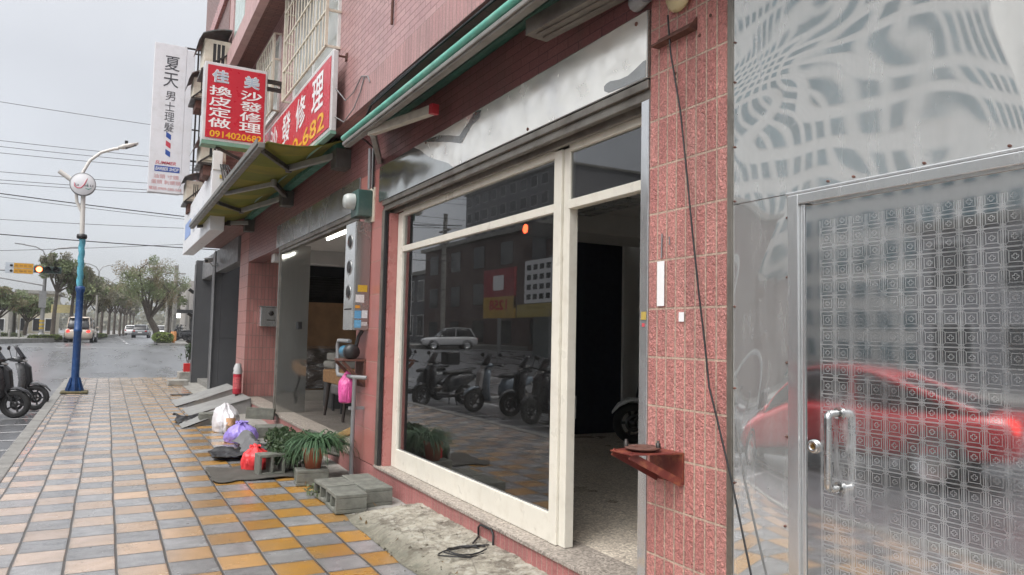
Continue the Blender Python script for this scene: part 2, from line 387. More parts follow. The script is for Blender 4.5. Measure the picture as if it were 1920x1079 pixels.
M['block'] = pbr('cement_block', (.165, .168, .145), .9, var=.4, vs=9, bump=.9, bs=110, stain=(.10, .11, .085), sts=6, stf=.6, local=True)
M['pave_dark'] = pbr('earth', (.09, .085, .075), .9, var=.3, bump=.5)
def terrazzo(name, base, rough):
    g = NG(name); p = g.pos()
    v = g.n('ShaderNodeTexVoronoi'); g.l(p, v.inputs['Vector']); v.inputs['Scale'].default_value = 75
    cr = g.n('ShaderNodeValToRGB'); g.l(v.outputs['Color'], cr.inputs[0])
    els = cr.color_ramp.elements; els[0].color = tuple(x * .42 for x in base) + (1,); els[1].color = tuple(min(x * 1.7, 1) for x in base) + (1,)
    e = els.new(.5); e.color = base + (1,)
    c = g.mix(g.rng(g.noise(p, 1.6, 5, .6), .4, .75, 0, .4), cr.outputs[0], tuple(x * .5 for x in base))
    # square joints
    q = g.xyz(p)
    return g.done(g.bsdf(c, g.rng(g.noise(p, 3, 4), .3, .7, rough, rough + .2), 0))
M['terrazzo'] = terrazzo('terrazzo_floor', (.62, .54, .45), .25)
M['granite'] = terrazzo('granite_sill', (.33, .29, .25), .45)
M['white_paint'] = pbr('cream_painted_aluminium', (.71, .68, .595), .35, var=.06, vs=3, stain=(.5, .45, .36), sts=9, stf=.3)
M['cream_bar'] = pbr('cream_painted_bar', (.62, .57, .47), .5, var=.12, stain=(.3, .2, .12), sts=8, stf=.4)
M['dark_metal'] = pbr('dark_brown_metal', (.05, .045, .042), .4, .6, var=.3, stain=(.12, .09, .07), stf=.3)
M['rail_metal'] = pbr('weathered_rail', (.26, .24, .21), .4, .7, var=.3, vs=4, stain=(.08, .06, .05), stf=.5)
M['rust'] = pbr('rusty_steel', (.13, .06, .045), .75, .2, var=.4, vs=20, bump=.4)
M['red_paint_metal'] = pbr('red_oxide_paint', (.15, .028, .021), .5, .0, var=.3, vs=14, stain=(.33, .13, .06), sts=14, stf=.6)
M['black'] = pbr('black_plastic', (.018, .018, .019), .45, var=.2)
M['black_rubber'] = pbr('tyre_rubber', (.02, .02, .02), .8, var=.2, local=True)
M['grey_plastic'] = pbr('grey_pvc', (.22, .225, .23), .45, var=.15)
M['white_plastic'] = pbr('white_plastic', (.72, .72, .70), .4, var=.06, stain=(.5, .46, .4), stf=.3)
M['interior_wall'] = pbr('grey_interior_paint', (.62, .62, .60), .7, var=.06)
M['ceiling'] = pbr('interior_ceiling', (.66, .66, .64), .8, var=.05)
M['navy'] = pbr('navy_partition', (.010, .014, .030), .7, var=.2)
M['dark_int'] = pbr('dark_interior', (.06, .06, .06), .8, var=.2)
def glass():
    g = NG('window_glass'); fr = g.n('ShaderNodeFresnel'); fr.inputs['IOR'].default_value = 1.75
    w = g.noise(g.pos(), .8, 1); nm = g.bump(w, .05, .02)
    t = g.n('ShaderNodeBsdfTransparent'); t.inputs[0].default_value = (.95, .97, .965, 1)
    gl = g.n('ShaderNodeBsdfGlossy'); gl.inputs['Roughness'].default_value = .012; g.l(nm, gl.inputs['Normal'])
    dirt = g.n('ShaderNodeBsdfDiffuse'); dirt.inputs[0].default_value = (.5, .5, .48, 1)
    f = g.math('MULTIPLY', fr.outputs[0], 1.75, True)
    a = g.n('ShaderNodeMixShader'); g.l(f, a.inputs[0]); g.l(t.outputs[0], a.inputs[1]); g.l(gl.outputs[0], a.inputs[2])
    b = g.n('ShaderNodeMixShader'); g.l(g.rng(g.noise(g.pos(), 3, 6, .7), .45, .8, .008, .035), b.inputs[0]); g.l(a.outputs[0], b.inputs[1]); g.l(dirt.outputs[0], b.inputs[2])
    return g.done(b.outputs[0])
M['glass'] = glass()
def emit(name, col, s):
    g = NG(name); q = g.n('ShaderNodeEmission'); q.inputs[0].default_value = col + (1,); q.inputs[1].default_value = s
    return g.done(q.outputs[0])
def cloth(name, col, rough=.6, bs=9, sss=0, trans=0, var=.15):
    g = NG(name); p = g.obj()
    c = g.n('ShaderNodeVectorMath', operation='SCALE'); c.inputs[0].default_value = col; g.l(g.rng(g.noise(p, 6, 5), .3, .7, 1 - var, 1 + var), c.inputs['Scale'])
    nm = g.bump(g.noise(p, bs, 4, .55, 1.0), .5, .02)
    sh = g.bsdf(c.outputs[0], rough, 0, nm)
    if trans:
        t = g.n('ShaderNodeBsdfTranslucent'); g.l(c.outputs[0], t.inputs[0]); ms = g.n('ShaderNodeMixShader'); ms.inputs[0].default_value = trans
        g.l(sh, ms.inputs[1]); g.l(t.outputs[0], ms.inputs[2]); sh = ms.outputs[0]
    return g.done(sh)
def leafmat(name, cols, scale=1.2):
    g = NG(name); p = g.pos(); n = g.noise(p, scale, 3, .6); n2 = g.noise(p, 23, 1)
    cr = g.n('ShaderNodeValToRGB'); g.l(g.math('ADD', g.math('MULTIPLY', n, .6), g.math('MULTIPLY', n2, .4)), cr.inputs[0])
    els = cr.color_ramp.elements; els[0].position = .32; els[1].position = .68; els[0].color = cols[0] + (1,); els[1].color = cols[-1] + (1,)
    if len(cols) > 2: e = els.new(.5); e.color = cols[1] + (1,)
    a = g.bsdf(cr.outputs[0], .55, 0); t = g.n('ShaderNodeBsdfTranslucent'); g.l(cr.outputs[0], t.inputs[0])
    ms = g.n('ShaderNodeMixShader'); ms.inputs[0].default_value = .25; g.l(a, ms.inputs[1]); g.l(t.outputs[0], ms.inputs[2])
    return g.done(ms.outputs[0])
M['leaf_plant'] = leafmat('spider_plant_leaf', [(.035, .075, .035), (.06, .13, .06), (.11, .19, .10)], 14)
M['leaf_bush'] = leafmat('bushy_plant_leaf', [(.03, .055, .025), (.06, .10, .045), (.10, .14, .07)], 10)
M['leaf_tree'] = leafmat('tree_leaf', [(.11, .145, .065), (.17, .21, .10), (.24, .25, .13)], .9)
M['leaf_autumn'] = leafmat('browning_leaf', [(.14, .15, .08), (.22, .19, .11), (.30, .20, .14)], .7)
M['leaf_grey'] = leafmat('far_tree_leaf', [(.13, .14, .09), (.19, .18, .125), (.24, .215, .155)], .5)
M['leaf_hedge'] = leafmat('hedge_leaf', [(.08, .12, .03), (.14, .19, .045), (.20, .24, .06)], 2)
M['bark'] = pbr('bark', (.09, .075, .062), .9, var=.35, vs=6, bump=.5, bs=12)
M['terracotta'] = pbr('terracotta', (.36, .11, .055), .7, var=.2, vs=12, stain=(.3, .2, .15), stf=.3)
# ------------------------------------------------------------------ ground, road, pavements
def sm(t): t = max(0, min(1, t)); return t * t * (3 - 2 * t)
def gh(y): return -.15 + .65 * sm((y - 27) / 20)
YS = [-60, -30, -10, 0, 5, 10, 15, 20] + list(range(24, 56, 2)) + [60, 70, 80, 100, 130, 170, 220, 300, 420]
def strip(mb, xs, ys, zf):
    vs = [(x, y, zf(x, y)) for y in ys for x in xs]; n = len(xs)
    return mb.add(vs, [(j * n + i, j * n + i + 1, (j + 1) * n + i + 1, (j + 1) * n + i) for j in range(len(ys) - 1) for i in range(n - 1)], True)
g = MB(); strip(g, [-1500, -300, -60, 60, 300, 1500], [-800, -200] + YS + [800, 2500], lambda x, y: gh(y) - .12)
structure('ground', g, M['pave_dark'])
g = MB(); strip(g, [-24, -14, -6, 0, 6, 20, 60], YS, lambda x, y: gh(y)); structure('road', g, M['asphalt'])
def swz(x, y): return -.13 * sm((y - 25.5) / 2.6)
g = MB(); ys = [-14, -6] + [y for y in range(0, 25)] + [25.2, 25.5, 26, 26.6, 27.2, 27.8, 28.2]
strip(g, [-3.2, -2.4, -1.6, -.5], ys, swz); strip(g, [-.5, 0, 1.5, 8], [24.3, 25.2, 25.5, 26, 26.6, 27.2, 27.8, 28.2], swz)
structure('sidewalk', g, M['paving'])
g = MB()
for i in range(33):
    y0 = -12 + i * 1.2
    g.box(-3.37, -3.2, y0 + .006, y0 + 1.194, -.2, .012 if y0 < 25 else -.06)
structure('kerb', g, M['kerbstone'], bevel=.015)
g = MB(); g.grid(10, 90, lambda u, v: (-.515 + .56 * u + .02 * noise.noise(Vector((v * 60, u, 0))) * (1 - u), 2.0 + 22.3 * v, .006 + .02 * noise.noise(Vector((u * 4, v * 60, 3))) * u + .012 * u))
structure('concrete_verge', g, M['concrete'])
def mound(u, v):
    x = -.60 + .62 * u; y = 2.6 + 3.6 * v
    e = sm(v / .06 if v < .5 else (1 - v) / .07) * sm(u / (.22 + .12 * noise.noise(Vector((y * 1.7, 0, 9)))))
    return (x + .04 * noise.noise(Vector((y * 2.2, 0, 5))) * (1 - u), y, .003 + e * (.045 + .05 * u + .016 * noise.noise(Vector((x * 5, y * 5, 1))) + .009 * noise.noise(Vector((x * 15, y * 15, 1))) + .008 * noise.noise(Vector((x * 37, y * 37, 1)))))
g = MB(); g.grid(44, 220, mound); structure('mortar_ramp', g, M['mortar'])
# markings (white bay lines, stop line, lane dashes)
g = MB()
def mark(x0, x1, y0, y1):
    n = max(1, int((y1 - y0) / 2)); strip(g, [x0, x1], [y0 + (y1 - y0) * i / n for i in range(n + 1)], lambda x, y: gh(y) + .005)
for i in range(16): mark(-5.5, -3.42, 7 + i * 1.0, 7.07 + i * 1.0)
mark(-5.62, -5.5, 6, 23.2); mark(-5.5, -3.42, 23.1, 23.2)
for y in (2, 8, 14, 20): mark(-9.6, -9.45, y, y + 3.5)
mark(-11, -5.6, 26.2, 26.6); mark(-13.2, -13.0, -20, 26)
mark(-8, -.5, 44.5, 44.8)
for i in range(8): mark(-1.2, -1.05, 56 + i * 9, 60 + i * 9)
structure('road_marking', g, pbr('worn_road_paint', (.5, .5, .5), .5, var=.3, stain=(.12, .12, .12), sts=5, stf=.7))
# median and far pavements
def slab(name, poly, h, mat):
    b = MB(); n = len(poly)
    top = [(x, y, gh(y) + h) for x, y in poly]; bot = [(x, y, gh(y) - .05) for x, y in poly]
    b.add(top + bot, [tuple(range(n))] + [(i, n + i, n + (i + 1) % n, (i + 1) % n) for i in range(n)]); return structure(name, b, mat)
slab('median_strip', [(-40, 49.5), (-7.65, 51.2), (-5.9, 56.2), (-3.3, 71.8), (1.2, 143.8), (6, 260), (2, 260), (-6, 143), (-10.5, 78), (-12, 60), (-40, 57)], .28, M['kerbstone'])
slab('far_sidewalk', [(.45, 51.5), (30, 51.5), (30, 300), (16, 300), (3.6, 110), (1.1, 64)], .14, M['kerbstone'])
slab('opposite_sidewalk', [(-24, -40), (-19.5, -40), (-19.5, 26), (-24, 26)], .15, M['kerbstone'])
slab('opposite_corner_pavement', [(-60, 52), (-22, 52), (-22, 120), (-60, 120)], .15, M['kerbstone'])

# ------------------------------------------------------------------ the pink building
B = thing('pink_shop_building', 'pink tiled building over a row of shopfronts, filling the right of the street', 'building', (0, 8, 0))
m = MB(); m.box(0, .32, 2.42, 2.965, 0, 3.752); m.build('tiled_pier', M['pier_tile'], B, bevel=.006)
m = MB(); m.box(0, .3, 7.17, 7.94, .2, 3.2); m.build('tiled_pier', tiles('large_pink_tile', .40, .34, 0, (.36, .13, .115), (.42, .165, .145), (.36, .24, .2), .004, u0=7.17, v0=.2, rough=.28, relief=.15, dirtf=.3), B, bevel=.006)
m = MB(); m.box(0, .72, 15.3, 16.35, .22, 3.752); m.build('tiled_pier', tiles('far_pier_tile', .068, .2375, 0, (.44, .19, .17), (.50, .225, .20), (.30, .19, .165), .007, rough=.35, relief=.4), B, bevel=.006)
m = MB(); m.box(0.003, .14, 2.965, 16.35, 0, .195); m.build('plinth', M['plinth_tile'], B)
m = MB(); m.box(-.012, .3, 2.967, 7.17, .195, .22); m.box(-.012, .3, 7.94, 16.36, .195, .235); m.build('sill', M['granite'], B, bevel=.004)
m = MB(); m.box(.3, 9.5, -2, 8.5, .1, .214); m.build('floor', M['terrazzo'], B)
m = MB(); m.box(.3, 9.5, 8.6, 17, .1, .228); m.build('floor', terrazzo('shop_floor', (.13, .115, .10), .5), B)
# rooms
m = MB(); m.box(.25, 9.5, 2.4, 8.44, 3.06, 3.12); m.box(2.2, 9.5, 7.6, 8.43, 2.80, 3.058); m.build('ceiling', M['ceiling'], B)
m = MB(); m.box(.35, 9.5, 8.5, 8.6, .2, 3.4); m.box(9.4, 9.5, 2.3, 8.5, .2, 3.1); m.box(.32, 9.5, 2.30, 2.42, .2, 3.4)
m.box(.12, .35, 7.5, 7.94, .22, 3.2)
m.build('inner_wall', M['interior_wall'], B)
m = MB(); m.box(1.8, 3.93, 8.44, 8.49, .22, 3.05); m.build('partition', M['navy'], B)
m = MB(); m.box(3.93, 4.02, 8.40, 8.49, .22, 2.8); m.build('partition_post', M['interior_wall'], B)
def louvre(x, y):
    f = MB(); f.box(x - .32, x + .32, y - .62, y + .62, 3.03, 3.058)
    o = f.build('ceiling_light', M['white_plastic'], B)
    l = MB()
    for i in range(9): l.box(x - .3, x + .3, y - .58 + i * .145 - .006, y - .58 + i * .145 + .006, 3.0, 3.03)
    for i in range(4): l.box(x - .3 + i * .2 - .006, x - .3 + i * .2 + .006, y - .58, y + .58, 3.002, 3.028)
    l.build('louvre', M['steel_frame'], o)
louvre(2.5, 7.0); louvre(1.3, 5.2)
# shop two interior
m = MB(); m.box(.12, 9.5, 8.6, 17, 2.96, 3.04); m.build('ceiling', M['ceiling'], B)
m = MB(); m.box(.12, 9.5, 13.3, 13.6, 2.72, 2.958); m.build('ceiling_beam', M['interior_wall'], B)
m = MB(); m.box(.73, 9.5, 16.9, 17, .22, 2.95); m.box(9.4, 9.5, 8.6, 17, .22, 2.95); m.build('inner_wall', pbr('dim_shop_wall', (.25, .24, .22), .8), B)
m = MB()
for i in range(12): m.lathe([(.05, 1.22), (.05, 3.4)], (0, 16.5, 2.18 + i * .055), 10, 'x')
m.build('roller_shutter', M['dark_metal'], B)
m = MB(); m.box(1.2, 3.5, 16.3, 16.4, 2.72, 2.95); m.build('shutter_box', M['black'], B)
m = MB(); m.box(1.32, 3.2, 16.1, 16.14, .25, 2.15); m.build('plywood_board', pbr('plywood', (.40, .23, .115), .6, var=.25, vs=3, bump=.1), B)
m = MB(); m.box(.02, .47, 12.17, 12.21, .235, 2.9); m.build('mirror_panel', M['steel_mirror'], B)
m = MB(); m.box(-.005, .045, 12.21, 12.29, .235, 2.9); m.build('door_jamb', M['rail_metal'], B, bevel=.004)
m = MB(); m.box(.30, .36, 12.10, 12.16, 1.55, 1.67); m.build('switch_plate', M['black'], B, bevel=.004)
# fascias
m = MB(); m.box(-.014, .05, 2.969, 5.09, 2.835, 3.195); m.box(-.014, .05, 5.094, 7.27, 2.835, 3.195)
f1 = m.build('steel_fascia', M['steel_fascia'], B, bevel=.003)
m = MB()
for y, z in ((3.06, 3.15), (5.0, 3.17), (6.0, 3.17), (7.2, 3.16), (4.2, 2.86)): m.lathe([(.0, -.024), (.011, -.022), (.013, -.013)], (0, y, z), 8, 'x')
m.build('screw', M['rust'], f1)
SKY_REFL = pbr('painted_sky_reflection', (.95, .93, .86), .18, .6, var=.04, vs=3, stain=(.70, .70, .71), sts=2.2, stf=.5)  # bright sky reflection on the steel, painted as a pale colour
m = MB(); m.prism([(2.975, 2.84), (5.40, 2.84), (5.5, 2.89), (5.60, 2.923), (5.80, 2.985), (5.99, 3.058), (6.10, 3.115), (6.154, 3.14), (6.29, 3.19), (2.975, 3.19)], -.0172, -.0145, 'x'); fm = m.build('film', SKY_REFL, f1)  # outline follows the bright part of the painted reflection
for nm_, poly in (('painted_reflection', 'E'), ('painted_reflection', 'B')):
    pts_ = {'E': [(6.04, 3.186), (5.90, 3.184), (5.711, 3.166), (5.5, 3.12), (5.33, 3.075), (5.289, 3.068), (5.22, 3.10), (5.113, 3.138), (5.038, 3.178), (4.96, 3.184), (4.907, 3.172), (4.923, 3.124), (5.072, 3.094), (5.166, 3.04), (5.24, 3.00), (5.265, 3.002), (5.479, 3.059), (5.75, 3.12)], 'B': [(3.344, 2.897), (3.32, 2.908), (3.283, 2.91), (3.2, 2.895), (3.127, 2.893), (3.08, 2.905), (3.0, 2.93), (2.976, 2.93), (2.976, 2.842), (3.15, 2.842), (3.302, 2.85), (3.34, 2.87)]}[poly]; m = MB(); m.prism(pts_, -.0192, -.0174, 'x'); m.build(nm_, M['steel_dull'], f1)  # dark outlines painted as reflections, the first of the awning's folding arm
m = MB(); m.box(-.012, .05, 7.95, 10.2, 2.86, 3.22); m.box(-.012, .05, 10.204, 12.52, 2.86, 3.22); m.build('steel_fascia', M['steel_dull'], B, bevel=.003)
m = MB()
m.box(-.01, .10, 2.969, 7.17, 2.785, 2.83); m.box(.012, .10, 2.969, 7.17, 2.748, 2.785); m.box(.0, .04, 2.969, 7.17, 2.728, 2.748); m.box(.07, .10, 2.969, 7.17, 2.7, 2.748)
m.build('shutter_rail', M['rail_metal'], B, bevel=.004)
m = MB(); m.box(-.01, .10, 7.95, 12.3, 2.80, 2.855); m.box(.015, .10, 7.95, 12.3, 2.76, 2.80); m.build('shutter_rail', M['rail_metal'], B, bevel=.004)
m = MB(); m.box(.10, .35, 2.969, 7.17, 2.76, 3.2); m.build('shutter_box', M['dark_metal'], B)
m = MB(); m.box(-.004, .16, 2.967, 3.03, .222, 2.728); m.build('steel_jamb', M['steel_frame'], B, bevel=.003)
m = MB(); m.box(-.006, .03, 7.10, 7.168, .222, 2.728); m.box(.03, .10, 7.125, 7.168, .222, 2.728); m.build('shutter_guide', M['rail_metal'], B, bevel=.003)
m = MB(); m.box(-.002, .03, 7.075, 7.10, .222, 2.728); m.build('guide_channel', M['black'], B)
m = MB(); m.box(.04, .25, 7.04, 7.124, .222, 2.7); m.build('inner_jamb', M['smooth_pink'], B)
# shop window
x0, x1 = .12, .175
m = MB()
m.box(x0, x1, 6.90, 7.035, .222, 2.7)                       # far stile
m.box(x0, x1, 4.075, 6.90, .222, .40)                      # bottom rail
m.box(x0 - .006, x1 + .006, 3.985, 4.075, .222, 2.70)      # mullion
m.box(x0 + .012, x1 + .02, 3.91, 3.982, .222, 2.70)
m.box(x0 - .003, x1 + .003, 4.077, 6.898, 2.305, 2.362)    # transom
m.box(x0 - .003, x1 + .003, 3.03, 3.908, 2.305, 2.362)
m.box(x0, x1, 4.077, 6.898, 2.66, 2.72); m.box(x0, x1, 3.03, 3.908, 2.67, 2.72)
wf = m.build('shop_window', M['white_paint'], B, bevel=.004)
for a in ((4.075, 6.90, .40, 2.305), (4.075, 6.90, 2.362, 2.66), (3.03, 3.91, 2.362, 2.67)):
    p = MB(); p.box(.144, .150, *a); p.build('pane', M['glass'], wf)
m = MB(); m.box(.152, .172, 4.08, 6.895, .40, .412); m.box(.14, .155, 4.08, 6.895, .40, .405); m.build('glazing_bead', M['grey_plastic'], wf)
m = MB(); m.box(.2, .215, 3.93, 3.96, 1.0, 1.14); m.build('latch', M['steel_frame'], wf)
# beam, overhang, upper storeys
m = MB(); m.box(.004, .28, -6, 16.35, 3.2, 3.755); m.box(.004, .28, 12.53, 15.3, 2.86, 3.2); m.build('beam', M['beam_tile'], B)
m = MB(); m.box(-.25, .28, -6, 16.5, 3.755, 4.02); m.build('overhang', M['soldier'], B)
m = MB(); m.box(-.2455, .3, -6, 16.5, 4.02, 6.37); m.build('upper_wall', M['wall_tile'], B)
m = MB(); m.box(-.635, .3, -6, 14.95, 6.37, 6.44); m.build('balcony_soffit', M['brown_tile'], B)
m = MB(); m.box(-.669, -.545, -6, 14.95, 6.28, 6.62); m.box(-.59, .3, -6, 13.03, 6.44, 10.45); m.box(-.59, .3, 14.45, 14.95, 6.44, 10.45); m.box(-.59, .3, 13.03, 14.45, 8.18, 10.45)
m.box(-.25, .3, 13.03, 14.45, 6.44, 8.18)
m.build('upper_wall', pbr('pale_pink_render', (.50, .33, .32), .6, var=.08, stain=(.3, .2, .19), stf=.4), B)
m = MB(); m.box(-.567, -.50, 13.09, 14.41, 6.71, 8.16); w3 = m.build('window', M['white_plastic'], B)
m = MB(); m.box(-.578, -.570, 13.17, 14.33, 6.79, 8.07); m.build('pane', pbr('mint_curtain_glass', (.42, .52, .47), .15, var=.15), w3)
m = MB(); m.box(-.6, .3, 14.95, 19.4, 3.5, 13.0); m.build('red_brown_wing', M['brown_tile'], B)
m = MB(); m.box(-.66, -.6, 15.0, 19.4, 4.9, 5.2); m.build('wing_band', M['smooth_pink'], B)
m = MB(); m.box(-.66, -.6, 15.0, 19.4, 8.0, 8.3); m.build('wing_band', M['smooth_pink'], B)
# window cages
def cage(y0, y1, z0, z1, d, nb, nr, wx=-.2455):
    gset = MB()
    for i in range(nb + 1):
        y = y0 + (y1 - y0) * i / nb; gset.tube([(wx - d, y, z0), (wx - d, y, z1)], .008, 6)
    for i in range(nr + 1):
        z = z0 + (z1 - z0) * i / nr; gset.box(wx - d - .012, wx - d + .012, y0, y1, z - .012, z + .012)
        gset.box(wx - d, wx, y0 - .012, y0 + .012, z - .012, z + .012); gset.box(wx - d, wx, y1 - .012, y1 + .012, z - .012, z + .012)
    for y in (y0, y1): gset.box(wx - d - .016, wx - d + .016, y - .018, y + .018, z0, z1)
    fr = MB(); t = .05
    fr.box(wx - .03, wx, y0, y0 + t, z0, z1); fr.box(wx - .03, wx, y1 - t, y1, z0, z1); fr.box(wx - .03, wx, y0 + t, y1 - t, z0, z0 + t); fr.box(wx - .03, wx, y0 + t, y1 - t, z1 - t, z1)
    fr.box(wx - .028, wx - .002, (y0 + y1) / 2 - .03, (y0 + y1) / 2 + .03, z0 + t, z1 - t)
    wo_ = fr.build('window', M['white_plastic'], B)
    p = MB(); p.box(wx - .012, wx - .004, y0 + t, y1 - t, z0 + t, z1 - t); p.build('pane', pbr('pale_curtain_window', (.40, .42, .40), .12, var=.2, vs=2), wo_)
    gset.build('cage', M['cream_bar'], wo_)
cage(8.1, 10.42, 4.67, 6.32, .16, 14, 4); cage(11.5, 12.97, 4.84, 6.03, .11, 9, 3)
m = MB()
for pth in ([(-.262, 6.29, 4.73), (-.262, 6.30, 4.28)], [(-.24, 5.38, 4.56), (-.30, 5.35, 4.52)]):
    m = MB(); m.tube(pth, .012, 6); m.build('rusty_stub', M['rust'], B)
# right hand steel wall with door
m = MB(); m.box(-.004, .05, 2.392, 2.418, 0, 3.6); m.build('corner_trim', M['rail_metal'], B)
sp = MB(); sp.box(.004, .05, -6, 2.39, 2.098, 3.6); sp.box(.004, .05, 2.085, 2.39, 0, 2.094); sp.box(.004, .05, -6, .9, 0, 2.094)
spo = sp.build('steel_wall', M['steel_panel'], B)
m = MB()
for y, z in ((2.38, 2.82), (2.38, 2.64), (2.38, 2.35), (2.38, 2.11), (2.094, 2.0), (2.094, 1.76), (2.098, 1.42), (2.10, 1.13), (2.11, .78), (1.9, 2.115), (1.79, 2.113), (1.52, 2.11), (1.25, 2.11), (2.38, 1.65), (2.38, 1.3), (2.38, .9)):
    m.lathe([(.0, -.004), (.004, -.003), (.0055, .004)], (0, y, z), 8, 'x')
m.build('screw', M['rust'], spo)
m = MB(); m.box(-.012, .06, 2.03, 2.083, 0, 2.085); m.box(-.012, .06, .93, 2.03, 2.045, 2.085); m.box(-.012, .06, .905, .93, 0, 2.085); m.box(.002, .06, 2.008, 2.03, 0, 2.045)
m.box(-.004, .006, .9, 2.1, 2.087, 2.10)
df = m.build('door_frame', M['steel_frame'], B, bevel=.004)
m = MB(); m.box(.0, .05, .94, 2.003, .02, 2.036); dr = m.build('steel_door', M['etched'], B, bevel=.004)
hb = MB()
def arc(c, a0, a1, r, n=6): return [(c[0] + r * math.cos(a0 + (a1 - a0) * i / n), c[1], c[2] + r * math.sin(a0 + (a1 - a0) * i / n)) for i in range(n + 1)]
yh = 1.855
pts = [(0.0, yh, 1.245)] + arc((-.045, yh, 1.225), math.pi / 2, math.pi, .02) + arc((-.045, yh, .995), math.pi, 1.5 * math.pi, .02) + [(0.0, yh, .975)]
hb.tube(pts, .0135, 14); hb.lathe([(.022, -.008), (.022, .0)], (0, yh, 1.245), 16, 'x'); hb.lathe([(.022, -.008), (.022, .0)], (0, yh, .975), 16, 'x')
hb.build('handle', M['steel_bright'], dr)
lk = MB(); lk.lathe([(0, -.012), (.012, -.012), (.013, -.016), (.024, -.014), (.027, -.004), (.027, .0)], (0, 1.966, 1.11), 24, 'x')
lko = lk.build('lock', M['steel_bright'], dr)
k = MB(); k.box(-.019, -.011, 1.962, 1.97, 1.102, 1.118); k.build('keyhole', pbr('brass', (.45, .28, .1), .3, 1), lko)
# doorway stickers on jamb and pier
def sticker(name, label, y0, y1, z0, z1, mat, x=-.006):
    b = MB(); b.box(x - .0015, x, y0, y1, z0, z1); return tag(b.build(name, mat), label, 'sticker')
M['paper'] = pbr('white_paper', (.78, .78, .78), .6, var=.05)
sticker('paper_notice', 'blank white strip of paper stuck high on the split-face pink pier', 2.835, 2.888, 1.665, 1.885, M['paper'])
sticker('sticker', 'small torn white sticker on the split-face pink pier', 2.692, 2.728, 1.588, 1.632, M['paper'])
y_ = sticker('sticker', 'tiny yellow sticker on the steel door jamb beside the pink pier', 2.972, 3.012, 1.60, 1.64, pbr('yellow_sticker', (.45, .33, .08), .5))
p_ = sticker('sticker', 'tiny red sticker below the yellow one on the steel jamb', 2.985, 3.004, 1.565, 1.582, pbr('red_sticker', (.6, .08, .1), .5))
# ------------------------------------------------------------------ neighbouring grey shopfront
DG = pbr('dark_grey_cladding', (.085, .087, .092), .45, var=.12, vs=2, stain=(.09, .09, .09), sts=3, stf=.4)
Gs = thing('grey_shopfront', 'dark grey clad shopfront at the street corner, beneath the white sign box', 'shopfront', (0, 20, 0))
m = MB(); m.box(-.06, .85, 20.0, 20.4, -.02, 3.5); m.box(-.075, -.06, 19.99, 20.41, -.02, 3.4); m.box(-.04, .84, 19.99, 20.0, 1.32, 1.335); m.box(.10, .112, 19.99, 20.0, 0, 3.4); m.build('column', DG, Gs, bevel=.008)
m = MB(); m.box(-.2, .4, 23.0, 23.4, -.02, 3.5); m.box(-.215, -.2, 22.99, 23.41, -.02, 3.4); m.build('column', DG, Gs, bevel=.008)
m = MB()
for i in range(5): m.box(-.05, .2, 16.4 + i * 1.55, 17.94 + i * 1.55, 2.95, 3.49)
m.build('header', pbr('grey_header_panel', (.16, .165, .17), .4, var=.1), Gs, bevel=.006)
m = MB(); m.box(.85, .95, 16.3, 26, -.1, 3.5); m.box(.9, 8, 26, 26.1, -.1, 10); m.build('wall', M['black'], Gs)
m = MB(); m.box(-.05, .85, 20.4, 23, -.02, .14); m.build('threshold', M['kerbstone'], Gs)
m = MB()
for i, z in enumerate((1.1, 1.9, 2.6)): m.tube([(-.16, 23.9, z), (-.3, 23.9, z + .1)], .05, 8)
m.build('wall_lamp', M['black'], Gs)
m = MB(); m.tube([(-.07, 19.95, 0), (-.07, 19.95, 3.5)], .022, 8); tag(m.build('downpipe', M['grey_plastic']), 'thin grey downpipe on the corner of the dark grey column', 'pipe')
# concrete step blocks at the grey shop entrance
for (x, y, w, d, h, l) in ((-.62, 22.2, .5, .5, .15, 'low grey concrete step block on the pavement before the dark grey column'), (-.28, 23.6, .45, .6, .30, 'taller concrete step block carrying the red flowerpot')):
    b = MB(); b.box(x - w / 2, x + w / 2, y - d / 2, y + d / 2, 0, h); tag(b.build('step_block', M['concrete'], bevel=.015), l, 'step', 'concrete step blocks')
m = MB(); m.box(-1.02, -.56, 18.72, 19.02, .002, .012)
for i in range(11): m.box(-1.0 + i * .04, -.982 + i * .04, 18.74, 19.0, .012, .02)
tag(m.build('drain_grate', M['dark_metal']), 'small dark drain grate set in the pavement near the grey shop', 'drain')
# cctv camera
cc = thing('security_camera', 'white bullet security camera on the grey shopfront header', 'camera', (-.05, 19.6, 3.15))
m = MB(); m.tube([(-.05, 19.6, 3.12), (-.16, 19.6, 3.08), (-.22, 19.6, 3.15)], .014, 8); m.lathe([(.04, -.06), (.04, -.045)], (0, 19.6, 3.12), 12, 'x'); m.build('bracket', M['grey_plastic'], cc)
m = MB(); m.beam((-.2, 19.62, 3.24), (-.34, 19.3, 3.17), .10, .10); m.beam((-.2, 19.64, 3.30), (-.36, 19.24, 3.225), .13, .012); m.build('housing', M['white_plastic'], cc, bevel=.012)
m = MB(); m.beam((-.339, 19.302, 3.17), (-.345, 19.288, 3.167), .07, .07); m.build('lens', M['black'], cc)
